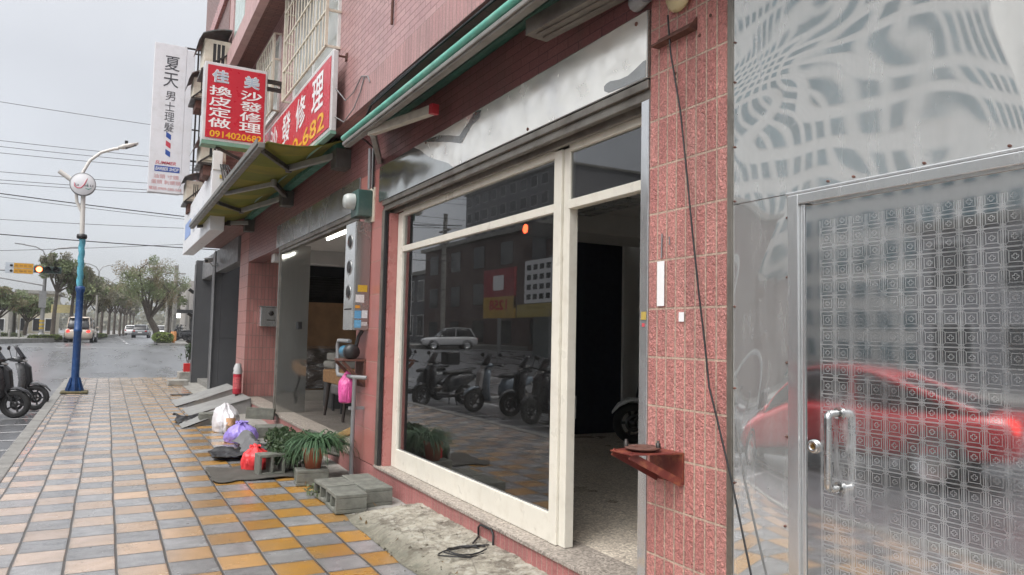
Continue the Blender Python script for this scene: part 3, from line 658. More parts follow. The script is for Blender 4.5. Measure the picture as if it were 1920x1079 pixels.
# white sign box
sb = thing('white_sign_box', 'long white illuminated-style sign box over the grey shopfront', 'sign', (-.7, 17, 3.3))
def sheared(z0a, z1a, z0b, z1b, xa, xb, ya, yb):
    b = MB(); vs = [(xa, ya, z0a), (xb, ya, z0a), (xa, yb, z0b), (xb, yb, z0b), (xa, ya, z1a), (xb, ya, z1a), (xa, yb, z1b), (xb, yb, z1b)]
    return b.add(vs, [(0, 2, 3, 1), (4, 5, 7, 6), (0, 1, 5, 4), (1, 3, 7, 5), (3, 2, 6, 7), (2, 0, 4, 6)])
sheared(3.3, 4.42, 3.32, 4.28, -.85, -.6, 14.3, 19.7).build('cabinet', pbr('white_sign_face', (.70, .71, .73), .35, var=.04), sb, bevel=.01)
m = MB(); m.box(-.858, -.85, 17.9, 19.2, 3.62, 3.98); m.build('blue_panel', pbr('faded_blue_vinyl', (.22, .33, .62), .4), sb)
m = MB()
for i, (a, b, c_, d) in enumerate(((16.9, 17.3, 3.6, 3.66), (16.9, 17.3, 3.9, 3.96), (17.22, 17.3, 3.6, 3.96), (16.2, 16.6, 3.6, 3.66), (16.36, 16.42, 3.6, 4.0), (16.2, 16.6, 3.8, 3.85), (15.5, 15.9, 3.62, 3.68), (15.5, 15.57, 3.62, 4.02))): m.box(-.855, -.85, a, b, c_, d)
m.build('faded_strokes', pbr('faded_grey_vinyl', (.52, .54, .60), .4), sb)
m = MB(); m.box(-.72, -.66, 14.285, 14.3, 4.25, 4.32); m.build('label', pbr('yellow_label', (.5, .38, .12), .5), sb)
m = MB(); m.box(-.84, -.68, 14.28, 14.5, 4.40, 4.75); m.build('junction_box', M['white_plastic'], sb, bevel=.006)
m = MB()
for k in range(5): m.tube([(-.6 - .03 * k, 14.25, 4.5), (-.5 - .04 * k, 14.1, 4.3 - .05 * k), (-.55, 14.15, 4.05 - .04 * k), (-.6, 14.28, 4.35)], .012, 6)
m.build('cable_loops', M['black'], sb)

# ------------------------------------------------------------------ wall-hung air conditioners in hooded cages
for i, (y, xl, xr, z0, z1, lab) in enumerate(((14.5, -1.12, -.6, 6.28, 6.98, 'hooded air conditioner cage high on the red brown wall, nearest the top edge'),
                                           (17.6, -1.02, -.6, 6.62, 7.2, 'hooded air conditioner cage partly behind the top of the red sign'),
                                           (14.5, -1.10, -.6, 4.55, 5.05, 'hooded air conditioner cage directly below the red projecting sign'),
                                           (18.2, -1.02, -.6, 4.40, 5.0, 'hooded air conditioner cage lowest and furthest, beside the foot of the white barber sign'))):
    a = thing('air_conditioner', lab, 'air conditioner', (xr, y, z0), 'air conditioners in hooded cages')
    h = z1 - z0
    b = MB(); b.box(xl + .06, xr, y, y + .7, z0, z1 - .12); b.build('housing', M['cream_bar'], a, bevel=.01)
    b = MB(); b.box(xl + .2, xr - .1, y - .012, y - .002, z0 + .12, z1 - .2); b.build('dark_grille', M['black'], a)
    b = MB()
    for k in range(4): xx = xl + .2 + (xr - xl - .3) * k / 3; b.box(xx - .008, xx + .008, y - .03, y - .012, z0 + .08, z1 - .17)
    b.box(xl + .1, xr, y - .03, y - .01, z0 + .05, z0 + .08); b.build('guard_bars', M['cream_bar'], a)
    b = MB(); n = 8; pr = [(xr + (xl - .05 - xr) * t, z1 - .12 + .2 * math.cos(t * math.pi / 2) ** .8 - (.1 if t == 1 else 0)) for t in [q / n for q in range(n + 1)]]
    b.prism(pr + [(p[0], p[1] - .02) for p in pr[::-1]], y - .12, y + .85, 'y'); b.build('hood', pbr('hood_sheet_%d' % i, (.14, .15, .15), .4, .5, var=.3, stain=(.25, .12, .07), stf=.4), a)
    b = MB(); b.beam((xl + .05, y - .04, z0), (xr, y - .04, z0 + .36), .02, .03); b.box(xl + .02, xr, y - .05, y + .7, z0 - .045, z0); b.build('brace', M['dark_metal'], a)
    b = MB(); b.box(xl + .12, xr - .12, y + .02, y + .6, z0 - .22, z0 - .045); b.build('tray', M['rust'], a)

# ------------------------------------------------------------------ signs
RED = pbr('red_sign_vinyl', (.50, .018, .035), .3, var=.05, vs=2)
WHT = pbr('sign_white', (.80, .80, .80), .35, var=.03); YEL = pbr('sign_yellow', (.75, .40, .02), .35, var=.03)
SIL = pbr('sign_pale_blue', (.42, .50, .58), .35, var=.05); ALU = pbr('sign_aluminium', (.62, .62, .62), .4, .3, var=.1, stain=(.35, .33, .3), stf=.4)
GRN = pbr('green_edge', (.16, .30, .23), .4, var=.1)
s1 = thing('projecting_sign', 'red projecting sign with white characters and a yellow phone number, hung over the pavement', 'sign', (-.53, 11.1, 4.15))
m = MB(); m.box(-1.35, -.50, 11.10, 11.33, 4.16, 5.28); m.build('cabinet', ALU, s1, bevel=.008)
m = MB(); m.box(-1.35, -.50, 11.09, 11.34, 4.105, 4.158); m.build('bottom_rail', GRN, s1)
m = MB(); m.box(-1.31, -.53, 11.088, 11.098, 4.20, 5.235); m.build('face', RED, s1)
yy = 11.087
u1, v1 = (1, 0, 0), (0, 0, 1)
L = []; 
for ch, cx, cz in (('佳', -1.14, 5.086), ('美', -.715, 5.07)): L.append((ch, (cx, yy, cz), .227, .187, .04))
for q_ in L:
    o_ = lettering('outlined_letter', [q_], WHT, s1, u1, v1, .002); lettering('pale_letter', [(q_[0], q_[1], q_[2] * .93, q_[3] * .92, .012)], SIL, o_, u1, v1, .005)
L = []
for k, ch in enumerate('換皮定做'): L.append((ch, (-1.128, yy, 4.876 - k * .153), .30, .138, .013))
for k, ch in enumerate('沙發修理'): L.append((ch, (-.715, yy, 4.87 - k * .153), .30, .138, .013))
for q_ in L: lettering('white_letter', [q_], WHT, s1, u1, v1, .003)
lettering('phone_number', [('0914020682', (-.90, yy, 4.259), .70, .096, .02)], YEL, s1, u1, v1, .003)
m = MB(); m.box(-.50, -.246, 11.16, 11.22, 5.03, 5.08); m.box(-.50, -.246, 11.16, 11.22, 5.14, 5.19); m.box(-.30, -.27, 11.165, 11.215, 5.08, 5.14); m.build('bracket', M['dark_metal'], s1)
m = MB(); m.beam((-1.15, 11.2, 4.1), (-.40, 11.25, 3.8), .03, .04); m.build('strut', M['dark_metal'], s1)
s2 = thing('wall_sign', 'long red sign along the wall above the green awning, white characters and yellow phone number', 'sign', (-.38, 10, 3.64))
m = MB(); m.box(-.40, -.34, 7.78, 13.5, 3.645, 4.52); m.build('cabinet', ALU, s2, bevel=.008)
m = MB(); m.box(-.408, -.401, 7.85, 13.44, 3.69, 4.475); m.build('face', RED, s2)
m = MB(); m.box(-.405, -.34, 7.78, 13.5, 3.61, 3.643); m.build('bottom_rail', GRN, s2)
L = [(ch, (-.409, 12.6 - k * .844, 4.21), .53, .41, .015) for k, ch in enumerate('佳美沙發修理')]
for q_ in L: lettering('white_letter', [q_], WHT, s2, (0, -1, 0), v1, .003)
lettering('phone_number', [('0914-020-682', (-.409, 10.0, 3.83), 3.96, .21, .015)], YEL, s2, (0, -1, 0), v1, .003)
m = MB()
for y in (7.80, 10.8, 13.3): m.tube([(-.36, y, 4.47), (-.244, y, 4.47)], .013, 8); m.box(-.26, -.246, y - .03, y + .03, 4.43, 4.51)
m.build('stand_off', M['rust'], s2)
s3 = thing('barber_sign', 'tall white barber shop sign hung high at the end of the building', 'sign', (-1.2, 20, 4.8))
m = MB(); m.box(-1.68, -.95, 20.0, 20.22, 4.84, 8.56); m.box(-.949, -.76, 20.005, 20.22, 4.86, 8.5); m.build('cabinet', pbr('grey_white_sign', (.74, .75, .78), .4, var=.05, stain=(.5, .48, .45), stf=.3), s3, bevel=.008)
ys_ = 19.999
DK = pbr('sign_charcoal', (.06, .065, .075), .4); BLU = pbr('sign_blue', (.035, .09, .36), .35); RD2 = pbr('sign_red', (.55, .06, .09), .35); PNK = pbr('sign_faded_red', (.60, .30, .30), .4)
L = [('夏', (-1.27, ys_, 8.08), .34, .36, .004), ('天', (-1.285, ys_, 7.66), .34, .36, .004)]
for k, ch in enumerate('男士理髮'): L.append((ch, (-1.28, ys_, 7.26 - k * .262), .22, .225, .0))
for q_ in L: lettering('dark_letter', [q_], DK, s3, u1, v1, .003)
for k, mt in enumerate((BLU, RD2, BLU)):
    b = MB(); zc = 6.27 - k * .215; b.prism([(-1.33, zc + .09), (-1.22, zc + .02), (-1.22, zc - .11), (-1.33, zc - .04)], ys_ - .004, ys_, 'y'); b.build('stripe', mt, s3)
lettering('red_letters', [('SUMMER', (-1.31, ys_, 5.58), .46, .085, .012, .25)], RD2, s3, u1, v1, .003)
m = MB(); m.box(-1.55, -.99, ys_ - .004, ys_, 5.36, 5.50); m.build('blue_bar', BLU, s3)
lettering('bar_letters', [('BARBER SHOP', (-1.27, ys_ - .004, 5.43), .52, .085, .012, .2)], WHT, s3, u1, v1, .003)
lettering('faded_letters', [('油頭 寸頭', (-1.28, ys_, 5.24), .56, .105, .004), ('蛋頭 刺蝟頭', (-1.28, ys_, 5.10), .66, .105, .004), ('電話:0909-580-568', (-1.29, ys_, 4.94), .72, .085, .01)], PNK, s3, u1, v1, .003)
m = MB()
for z in (4.95, 5.7, 6.5, 7.4, 8.45): m.box(-.76, -.6, 20.08, 20.12, z, z + .03)
m.box(-.70, -.66, 20.06, 20.10, 3.9, 8.6); m.box(-.60, -.57, 20.06, 20.10, 3.9, 8.5); m.box(-1.0, -.6, 20.1, 20.13, 8.56, 8.6); m.build('support_frame', M['dark_metal'], s3)

# ------------------------------------------------------------------ awnings
aw = thing('open_awning', 'open olive green fabric awning on folding arms above the sofa repair shop', 'awning', (0, 12, 3.6))
def awf(u, v):
    y = 8.30 + 7.5 * u; x = -.06 - .89 * v; z = 3.72 - .16 * v - .07 * math.sin(v * math.pi) + .012 * math.sin(u * 26)
    return (x, y, z)
def awmat():
    g = NG('olive_awning'); p = g.pos(); y = g.xyz(p)[1]
    s_ = g.math('GREATER_THAN', g.math('FRACT', g.math('MULTIPLY', y, .9)), .55)
    c = g.mix(s_, (.20, .215, .035), (.27, .245, .04)); c = g.mix(g.rng(g.noise(p, 2.5, 5, .6), .45, .75, 0, .6), c, (.12, .11, .04))
    a = g.bsdf(c, .7); t = g.n('ShaderNodeBsdfTranslucent'); g.l(c, t.inputs[0]); ms = g.n('ShaderNodeMixShader'); ms.inputs[0].default_value = .3
    g.l(a, ms.inputs[1]); g.l(t.outputs[0], ms.inputs[2]); return g.done(ms.outputs[0])
m = MB(); m.grid(60, 14, awf); m.build('fabric', awmat(), aw, solid=.006)
m = MB(); m.box(-1.03, -.955, 8.38, 15.95, 3.50, 3.565); m.box(-1.05, -1.03, 8.38, 15.95, 3.53, 3.60); m.build('front_bar', pbr('grey_awning_bar', (.20, .20, .185), .5, .4, var=.2), aw, bevel=.008)
m = MB(); m.box(-.16, -.05, 8.45, 15.9, 3.62, 3.70); m.lathe([(.05, 8.45), (.05, 15.9)], (-.10, 0, 3.75), 14, 'y'); m.build('roller', pbr('green_roller', (.03, .14, .10), .5), aw)
ARM = pbr('grey_awning_arm', (.30, .30, .28), .45, .5, var=.2); ARMD = pbr('dark_awning_arm', (.09, .085, .075), .5, .4, var=.3)
def arms(par, shoulder, elbow, hand, a=ARM, b_=ARMD):
    m = MB(); m.beam(shoulder, elbow, .055, .075); o = m.build('folding_arm', a, par, bevel=.006)
    m = MB(); e2 = Vector(elbow) + Vector((0, 0, -.01)); m.beam(e2, hand, .045, .055); m.lathe([(.0, -.05), (.04, -.05), (.04, .05), (0, .05)], elbow, 12); m.build('forearm', b_, o, bevel=.005)
arms(aw, (-.12, 7.95 + .55, 3.56), (-.50, 9.35, 3.52), (-.96, 8.50, 3.50))
arms(aw, (-.12, 11.4, 3.55), (-.48, 10.4, 3.52), (-.95, 11.5, 3.50), ARMD, ARM)
arms(aw, (-.12, 11.75, 3.55), (-.49, 13.1, 3.52), (-.95, 12.4, 3.50))
arms(aw, (-.12, 14.75, 3.55), (-.46, 14.8, 3.52), (-.93, 15.5, 3.50))
for y in (11.5, 14.9, 8.5):
    m = MB(); m.box(-.17, .01, y - .12, y + .12, 3.40, 3.62); m.build('wall_bracket', ARMD, aw, bevel=.006)
ra = thing('retracted_awning', 'rolled up green awning with its folded arms, under the pink overhang above the empty shop', 'awning', (0, 5, 3.3))
m = MB(); m.box(-.41, -.35, -3, 7.21, 3.335, 3.40); m.box(-.425, -.41, -3, 7.21, 3.35, 3.385); m.build('front_bar', pbr('dull_awning_bar', (.25, .24, .22), .45, .5, var=.25), ra, bevel=.008)
m = MB(); m.tube([(-.405, -3, 3.43), (-.405, 7.235, 3.43)], .029, 12); m.build('front_tube', pbr('sea_green_tube', (.10, .36, .28), .45, var=.2, stain=(.3, .5, .42), stf=.5), ra)
GF = pbr('dark_green_fabric', (.012, .075, .055), .6, var=.2)
m = MB(); m.grid(40, 8, lambda u, v: (-.36 + .30 * v, -3 + 10.1 * u, 3.365 + .21 * v + .015 * math.sin(v * 3.1))); m.build('fabric', GF, ra, solid=.008)
m = MB(); m.lathe([(.06, -3), (.06, 7.15)], (-.07, 0, 3.59), 14, 'y'); m.build('roller', GF, ra)
m = MB(); m.beam((-.35, 6.54, 3.34), (-.17, 5.48, 3.30), .06, .075); o_ = m.build('folding_arm', pbr('cream_awning_arm', (.50, .47, .40), .45, .2, var=.2, stain=(.3, .25, .2), stf=.4), ra, bevel=.006)
m = MB(); m.beam((-.173, 5.49, 3.30), (-.165, 5.44, 3.298), .064, .079); m.build('end_cap', pbr('red_cap', (.4, .03, .04), .4), o_)
m = MB(); m.beam((-.23, 3.745, 3.31), (-.114, 2.87, 3.33), .16, .095); m.beam((-.257, 3.68, 3.259), (-.141, 2.89, 3.28), .022, .01); m.beam((-.203, 3.70, 3.259), (-.087, 2.91, 3.28), .022, .01); m.build('folding_arm', pbr('weathered_dark_arm', (.16, .145, .125), .5, .4, var=.3, stain=(.07, .05, .04), stf=.5), ra, bevel=.008)
m = MB(); m.beam((-.34, 6.5, 3.32), (-.01, 7.28, 3.26), .05, .06); m.build('short_strut', ARM, ra, bevel=.005)
# dark cables clipped under the overhang
m = MB()
for k in range(3):
    m.tube([(-.235 - .014 * k, -3 + q * .7, 3.735 - .022 * k - .012 * math.sin(q * 1.3 + k)) for q in range(15)], .009, 6)
m.tube([(-.26, 6.8, 3.70), (-.3, 7.1, 3.45), (-.15, 7.3, 3.45), (-.03, 7.42, 3.42), (-.02, 7.45, 3.0)], .011, 6)
tag(m.build('cable_run', M['black']), 'dark cables clipped along the underside of the pink overhang', 'cable')
m = MB(); m.tube([(-.02, 7.60, 3.46), (-.02, 7.58, 3.02)], .018, 8); m.tube([(-.02, 7.48, 3.44), (-.02, 7.47, 3.02)], .012, 8)
tag(m.build('conduit', M['grey_plastic']), 'grey conduit dropping from the awning to the green meter box', 'conduit')
m = MB(); m.tube([(-.36, 7.78, 4.1), (-.30, 7.6, 3.93), (-.262, 7.45, 3.98), (-.256, 7.2, 4.08), (-.254, 7.0, 4.02), (-.26, 6.9, 3.93)], .006, 6); m.tube([(-.36, 7.79, 3.8), (-.31, 7.6, 3.70), (-.268, 7.4, 3.8), (-.262, 7.2, 3.92), (-.256, 7.1, 4.05)], .006, 6)
tag(m.build('loose_cable', M['grey_plastic']), 'thin loose grey cable trailing from the end of the long red wall sign', 'cable')

# ------------------------------------------------------------------ fittings on the pier between the shops
mb_ = thing('meter_box', 'dark green electricity meter box with a round glass meter, on the pier', 'meter', (0, 7.5, 2.7))
m = MB(); m.box(-.015, 0, 7.42, 7.72, 2.66, 3.02); m.build('backboard', M['cream_bar'], mb_)
m = MB(); m.box(-.175, -.016, 7.46, 7.70, 2.71, 2.99); m.build('case', pbr('dark_green_enamel', (.035, .085, .075), .4, var=.15, stain=(.2, .22, .2), stf=.3), mb_, bevel=.012)
m = MB(); m.lathe([(.085, -.18), (.085, -.21), (.08, -.255), (.06, -.285), (0, -.292)], (0, 7.58, 2.87), 24, 'x'); m.build('glass_dome', pbr('meter_glass', (.45, .48, .46), .12, var=.1), mb_)
cb = thing('steel_cabinet', 'tall stainless cabinet with three round holes in its front, hung on the pier', 'cabinet', (0, 7.6, 1.5))
m = MB(); m.box(-.165, -.002, 7.5, 7.86, 1.535, 2.66); m.build('case', M['steel_dull'], cb, bevel=.006)
m = MB(); m.box(-.172, -.166, 7.505, 7.855, 1.54, 2.655); fo = m.build('front_plate', M['steel_frame'], cb)
for z in (2.46, 2.19, 1.93):
    m = MB(); m.lathe([(0, -.176), (.062, -.176), (.062, -.1725)], (0, 7.68, z), 24, 'x'); m.build('round_hole', M['black'], fo)
    m = MB(); m.lathe([(.062, -.1735), (.075, -.181), (.08, -.1735)], (0, 7.68, z), 24, 'x'); m.build('hole_rim', M['steel_bright'], fo)
m = MB(); m.box(-.1745, -.1725, 7.56, 7.82, 1.745, 1.76); m.build('slot', M['black'], fo)
for (xa, xb, za, zb, col, nm) in ((-.13, -.03, 1.93, 2.0, (.50, .33, .03), 'yellow_label'), (-.15, -.06, 1.82, 1.90, (.6, .6, .6), 'white_label'), (-.15, -.10, 1.76, 1.79, (.55, .25, .03), 'orange_label'), (-.155, -.085, 1.655, 1.735, (.10, .30, .50), 'blue_label'), (-.08, -.02, 1.66, 1.74, (.55, .60, .62), 'pale_label'), (-.155, -.085, 1.56, 1.64, (.12, .33, .52), 'blue_label'), (-.08, -.02, 1.58, 1.62, (.45, .45, .45), 'grey_label')):
    m = MB(); m.box(xa, xb, 7.4965, 7.4995, za, zb); m.build(nm, pbr('%s_ink_%d' % (nm, int(za * 100)), col, .5, var=.25, vs=60), cb)
pp = MB(); pp.tube([(-.10, 7.60, .03), (-.11, 7.58, .25), (-.12, 7.55, .35), (-.12, 7.53, 1.03), (-.13, 7.52, 1.06)], .022, 12)
pp.tube([(-.02, 7.45, 1.05), (-.13, 7.52, 1.055), (-.14, 8.08, 1.05), (-.14, 8.12, 1.08), (-.14, 8.14, 1.38), (-.14, 8.11, 1.42), (-.12, 7.75, 1.42)], .021, 12)
pp.box(-.16, -.0, 7.55, 7.59, .72, .75)
tag(pp.build('water_pipe', M['grey_plastic']), 'grey plastic water pipe with a square bend, running down the pier to the ground', 'pipe')
pu = thing('water_pump', 'small blue and black water pump on a bracket below the steel cabinet', 'pump', (-.1, 7.6, 1.2))
m = MB(); m.box(-.25, 0, 7.55, 7.85, 1.215, 1.235); m.beam((-.24, 7.57, 1.21), (-.01, 7.57, .98), .02, .03); m.beam((-.24, 7.83, 1.21), (-.01, 7.83, .98), .02, .03); m.box(-.02, 0, 7.55, 7.85, .95, 1.21); m.build('shelf_bracket', M['rust'], pu)
m = MB(); m.lathe([(0, 7.68), (.06, 7.68), (.062, 7.72), (.062, 7.88), (.05, 7.9), (0, 7.9)], (-.14, 0, 1.31), 18, 'y'); m.build('motor', pbr('blue_motor', (.03, .16, .26), .4, var=.2), pu)
m = MB(); m.lathe([(0, 7.56), (.075, 7.56), (.08, 7.6), (.08, 7.66), (.05, 7.68)], (-.14, 0, 1.31), 18, 'y'); m.tube([(-.10, 7.6, 1.35), (-.08, 7.58, 1.47), (-.05, 7.55, 1.53)], .02, 8); m.build('pump_head', M['black'], pu)

# ------------------------------------------------------------------ pier fittings: red bracket, insulators, rusty angle, hanging cable
br = thing('red_bracket', 'red oxide triangular steel bracket with a round flange plate, bolted to the split-face pink pier', 'bracket', (0, 2.8, .9))
m = MB(); m.box(-.01, -.001, 2.69, 2.93, .835, .978); m.build('wall_plate', M['red_paint_metal'], br)
m = MB(); m.add([(-.002, 2.69, .98), (-.002, 2.95, .98), (-.27, 2.90, .98), (-.27, 2.74, .98), (-.002, 2.69, .974), (-.002, 2.95, .974), (-.27, 2.90, .974), (-.27, 2.74, .974)], [(0, 1, 2, 3), (7, 6, 5, 4), (0, 4, 5, 1), (1, 5, 6, 2), (2, 6, 7, 3), (3, 7, 4, 0)]); m.build('top_plate', M['red_paint_metal'], br)
m = MB(); m.lathe([(0, .985), (.07, .985), (.085, .992), (.085, .998), (.04, .998), (.04, .99), (0, .99)], (-.14, 2.82, 0), 24); m.build('flange', M['rust'], br)
m = MB()
for dx, dy in ((-.06, .05), (.05, -.05)): m.lathe([(.012, .995), (.012, 1.018), (.007, 1.02), (.007, 1.03), (0, 1.03)], (-.14 + dx, 2.82 + dy, 0), 6)
m.build('bolt', M['dark_metal'], br)
for y0, y1 in ((2.905, 2.75), (2.77, 2.70)):
    m = MB(); m.beam((-.26, y0 - .01, .972), (-.008, y1 + .12 if y0 > 2.8 else y1, .84), .006, .035); m.build('strut', M['red_paint_metal'], br)
ins = thing('cable_insulator', 'pale yellowed porcelain cable insulator at the top of the split-face pink pier', 'insulator', (0, 2.75, 3.1))
m = MB(); m.lathe([(0, -.08), (.03, -.08), (.035, -.06), (.07, -.05), (.085, -.03), (.085, -.02), (.06, -.01), (.05, 0)], (0, 2.72, 3.17), 22, 'x'); m.build('disc', pbr('yellowed_porcelain', (.50, .42, .24), .35, var=.2, stain=(.2, .15, .08), stf=.5), ins)
m = MB(); m.tube([(-.05, 2.98, 3.22), (-.07, 2.85, 3.26), (-.06, 2.75, 3.18)], .022, 10); m.tube([(-.03, 3.05, 3.25), (-.06, 2.93, 3.25)], .045, 12); m.build('cable_gland', M['grey_plastic'], ins)
m = MB(); m.box(-.05, -.001, 2.62, 2.90, 2.965, 2.973); m.box(-.006, -.001, 2.62, 2.90, 2.973, 3.01); m.add([(-.05, 2.62, 2.973), (-.001, 2.62, 2.973), (-.001, 2.62, 3.03)], [(0, 1, 2)])
tag(m.build('rusty_angle', M['rust'], solid=.003), 'dark rusty steel angle fixed across the top of the split-face pink pier', 'bracket')
m = MB(); zs = [3.09, 2.89, 2.6, 2.35, 2.0, 1.7, 1.5, 1.3, 1.13, .9, .56, .3, .12, .06]; yv = [2.79, 2.76, 2.70, 2.66, 2.60, 2.56, 2.53, 2.49, 2.43, 2.36, 2.25, 2.16, 2.08, 1.98]
m.tube([(-.035 - .006 * math.sin(i * 1.9), yv[i], zs[i]) for i in range(14)], .005, 6); tag(m.build('hanging_cable', M['black']), 'thin black cable hanging slack in front of the split-face pink pier', 'cable')
m = MB(); m.tube([(-.006, 2.855, 2.02), (-.008, 2.856, 1.90)], .004, 6); m.tube([(-.006, 2.8, 1.96), (-.007, 2.8, 2.0)], .003, 6)
tag(m.build('wire_stub', M['grey_plastic']), 'short grey wire stub above the white paper on the split-face pink pier', 'wire')
for y, z in ((2.53, 3.0), (2.6, 2.93), (2.77, 2.8), (2.77, 2.77)):
    m = MB(); m.lathe([(0, -.003), (.008, -.003), (.009, .0)], (0, y, z), 10, 'x'); tag(m.build('rawl_plug_hole', M['rust']), 'small dark plug hole drilled near the top of the split-face pink pier', 'hole', 'plug holes in the pier')
wc = thing('coiled_wire', 'black wire looped up the pink plinth and coiled on the old mortar', 'wire', (-.1, 4.6, .05))
m = MB(); m.tube([(-.012, 4.80, .06), (-.014, 4.80, .16), (-.014, 4.77, .185), (-.014, 4.60, .19), (-.014, 4.57, .16), (-.014, 4.57, .09)], .008, 8); m.build('loop', M['black'], wc)
m = MB()
for k in range(3):
    m.tube([(-.28 + .15 * math.cos(a) + .03 * k, 4.52 + (.12 - .02 * k) * math.sin(a), .088 + .008 * k + .012 * math.sin(a * 2 + k)) for a in [q * .42 for q in range(14)]], .005, 6)
m.tube([(-.15, 4.6, .115), (-.05, 4.72, .12), (-.012, 4.8, .10)], .007, 6); m.build('coil', M['black'], wc)
# mailbox
mx = thing('mailbox', 'small stainless mailbox on the side of the far pink pier', 'mailbox', (.3, 15.2, 1.6))
m = MB(); m.box(.24, .62, 15.12, 15.3, 1.60, 1.98); m.build('box', M['steel_frame'], mx, bevel=.01)
m = MB(); m.lathe([(0, 15.112), (.05, 15.112), (.05, 15.119)], (.44, 0, 1.86), 16, 'y'); m.box(.36, .52, 15.113, 15.119, 1.72, 1.735); m.build('emblem', M['dark_metal'], mx)
m = MB(); m.box(.22, .64, 15.1, 15.3, 1.981, 2.0); m.build('lid', M['steel_frame'], mx)
# fire extinguisher
fx = thing('fire_extinguisher', 'red fire extinguisher with a plastic bag over its head, by the far pink pier', 'extinguisher', (-.12, 15.2, .3))
m = MB(); m.lathe([(0, .30), (.075, .30), (.08, .32), (.08, .66), (.07, .72), (.03, .76), (.03, .80), (0, .80)], (-.13, 15.15, 0), 20); m.build('cylinder', pbr('extinguisher_red', (.42, .02, .04), .3, var=.1), fx)
m = MB(); m.lathe([(.081, .40), (.081, .62)], (-.13, 15.15, 0), 20); m.v = m.v; m.build('label_band', pbr('extinguisher_label', (.5, .10, .11), .5, var=.5, vs=25), fx)
m = MB(); m.grid(14, 10, lambda u, v: (-.13 + (.082 - .04 * v ** 2 + .012 * math.sin(u * 31 + v * 9)) * math.cos(u * 2 * math.pi), 15.15 + (.082 - .04 * v ** 2) * math.sin(u * 2 * math.pi), .68 + .2 * v)); m.build('plastic_bag', cloth('clear_bag', (.55, .55, .55), .25), fx)
m = MB(); m.box(-.16, -.1, 15.12, 15.18, 0, .30); m.build('stand', M['dark_metal'], fx)
# ------------------------------------------------------------------ cement blocks, bags, sheets by the step
BW, BL, BH = .19, .39, .19
def block_mb(L=BL, Wd=BW, H=BH, nh=2):
    # hollow block lying on its side: cells run through from end to end along local y, openings in the y faces
    b = MB(); t = .032; b.box(-Wd / 2, Wd / 2, -L / 2, L / 2, 0, t); b.box(-Wd / 2, Wd / 2, -L / 2, L / 2, H - t, H)
    w = (Wd - (nh + 1) * t * .85) / nh
    for i in range(nh + 1):
        x = -Wd / 2 + i * (w + t * .85); b.box(x, x + t * .85, -L / 2, L / 2, t, H - t)
    return b
def block(label, x, y, z, rz, L=BL, Wd=BW, H=BH, tilt=(0, 0), nh=2):
    o = block_mb(L, Wd, H, nh).build('cement_block', M['block'], bevel=.006, fixn=False)
    o.location = (x, y, z); o.rotation_euler = (tilt[0], tilt[1], rz)
    return tag(o, label, 'block', 'hollow cement blocks lying by the shop step')
block('front left hollow cement block of the group of four, its cells facing the pavement', -.51, 6.36, .008, R(88), .265, .37, .155)
block('front right solid-looking cement block of the group of four, against the pink plinth', -.235, 6.50, .008, R(91), .25, .36, .16)
block('rear left hollow cement block of the group of four, nearest the potted plant', -.50, 6.77, .008, R(93), .265, .38, .155)
block('rear right cement block of the group of four, behind the others against the plinth', -.22, 6.90, .006, R(89), .26, .38, .15)
block('cement block under the terracotta flowerpot', -.52, 7.55, .004, R(84), .31, .2, .15)
block('cement block standing upright on end beside the red plastic bag', -.80, 8.20, .006, R(5), .2, .27, .22)
block('tilted cement block leaning behind the spider plant on the step edge', -.18, 8.55, .16, R(80), .42, .19, .19, (R(18), R(12)), 2)
block('cement block lying under the tipped pale block near the step', -.26, 11.1, .004, R(85), .38, .36, .16)
block('pale cement block tipped on top of another near the step', -.26, 11.9, .17, R(76), .40, .36, .17, (R(4), R(6)))
block('small cement block half under the long metal ramp plate', -.86, 13.0, .004, R(88), .3, .3, .17)
def crumple(mesh_mb, amp, sc, seed):
    out = []
    for v in mesh_mb.v:
        q = Vector(v); n1 = noise.noise_vector(q * sc + Vector((seed, 0, 0))); n2 = noise.noise_vector(q * sc * 2.7 + Vector((0, seed, 0)))
        out.append(q + n1 * amp + n2 * amp * .45)
    mesh_mb.v = [tuple(v) for v in out]
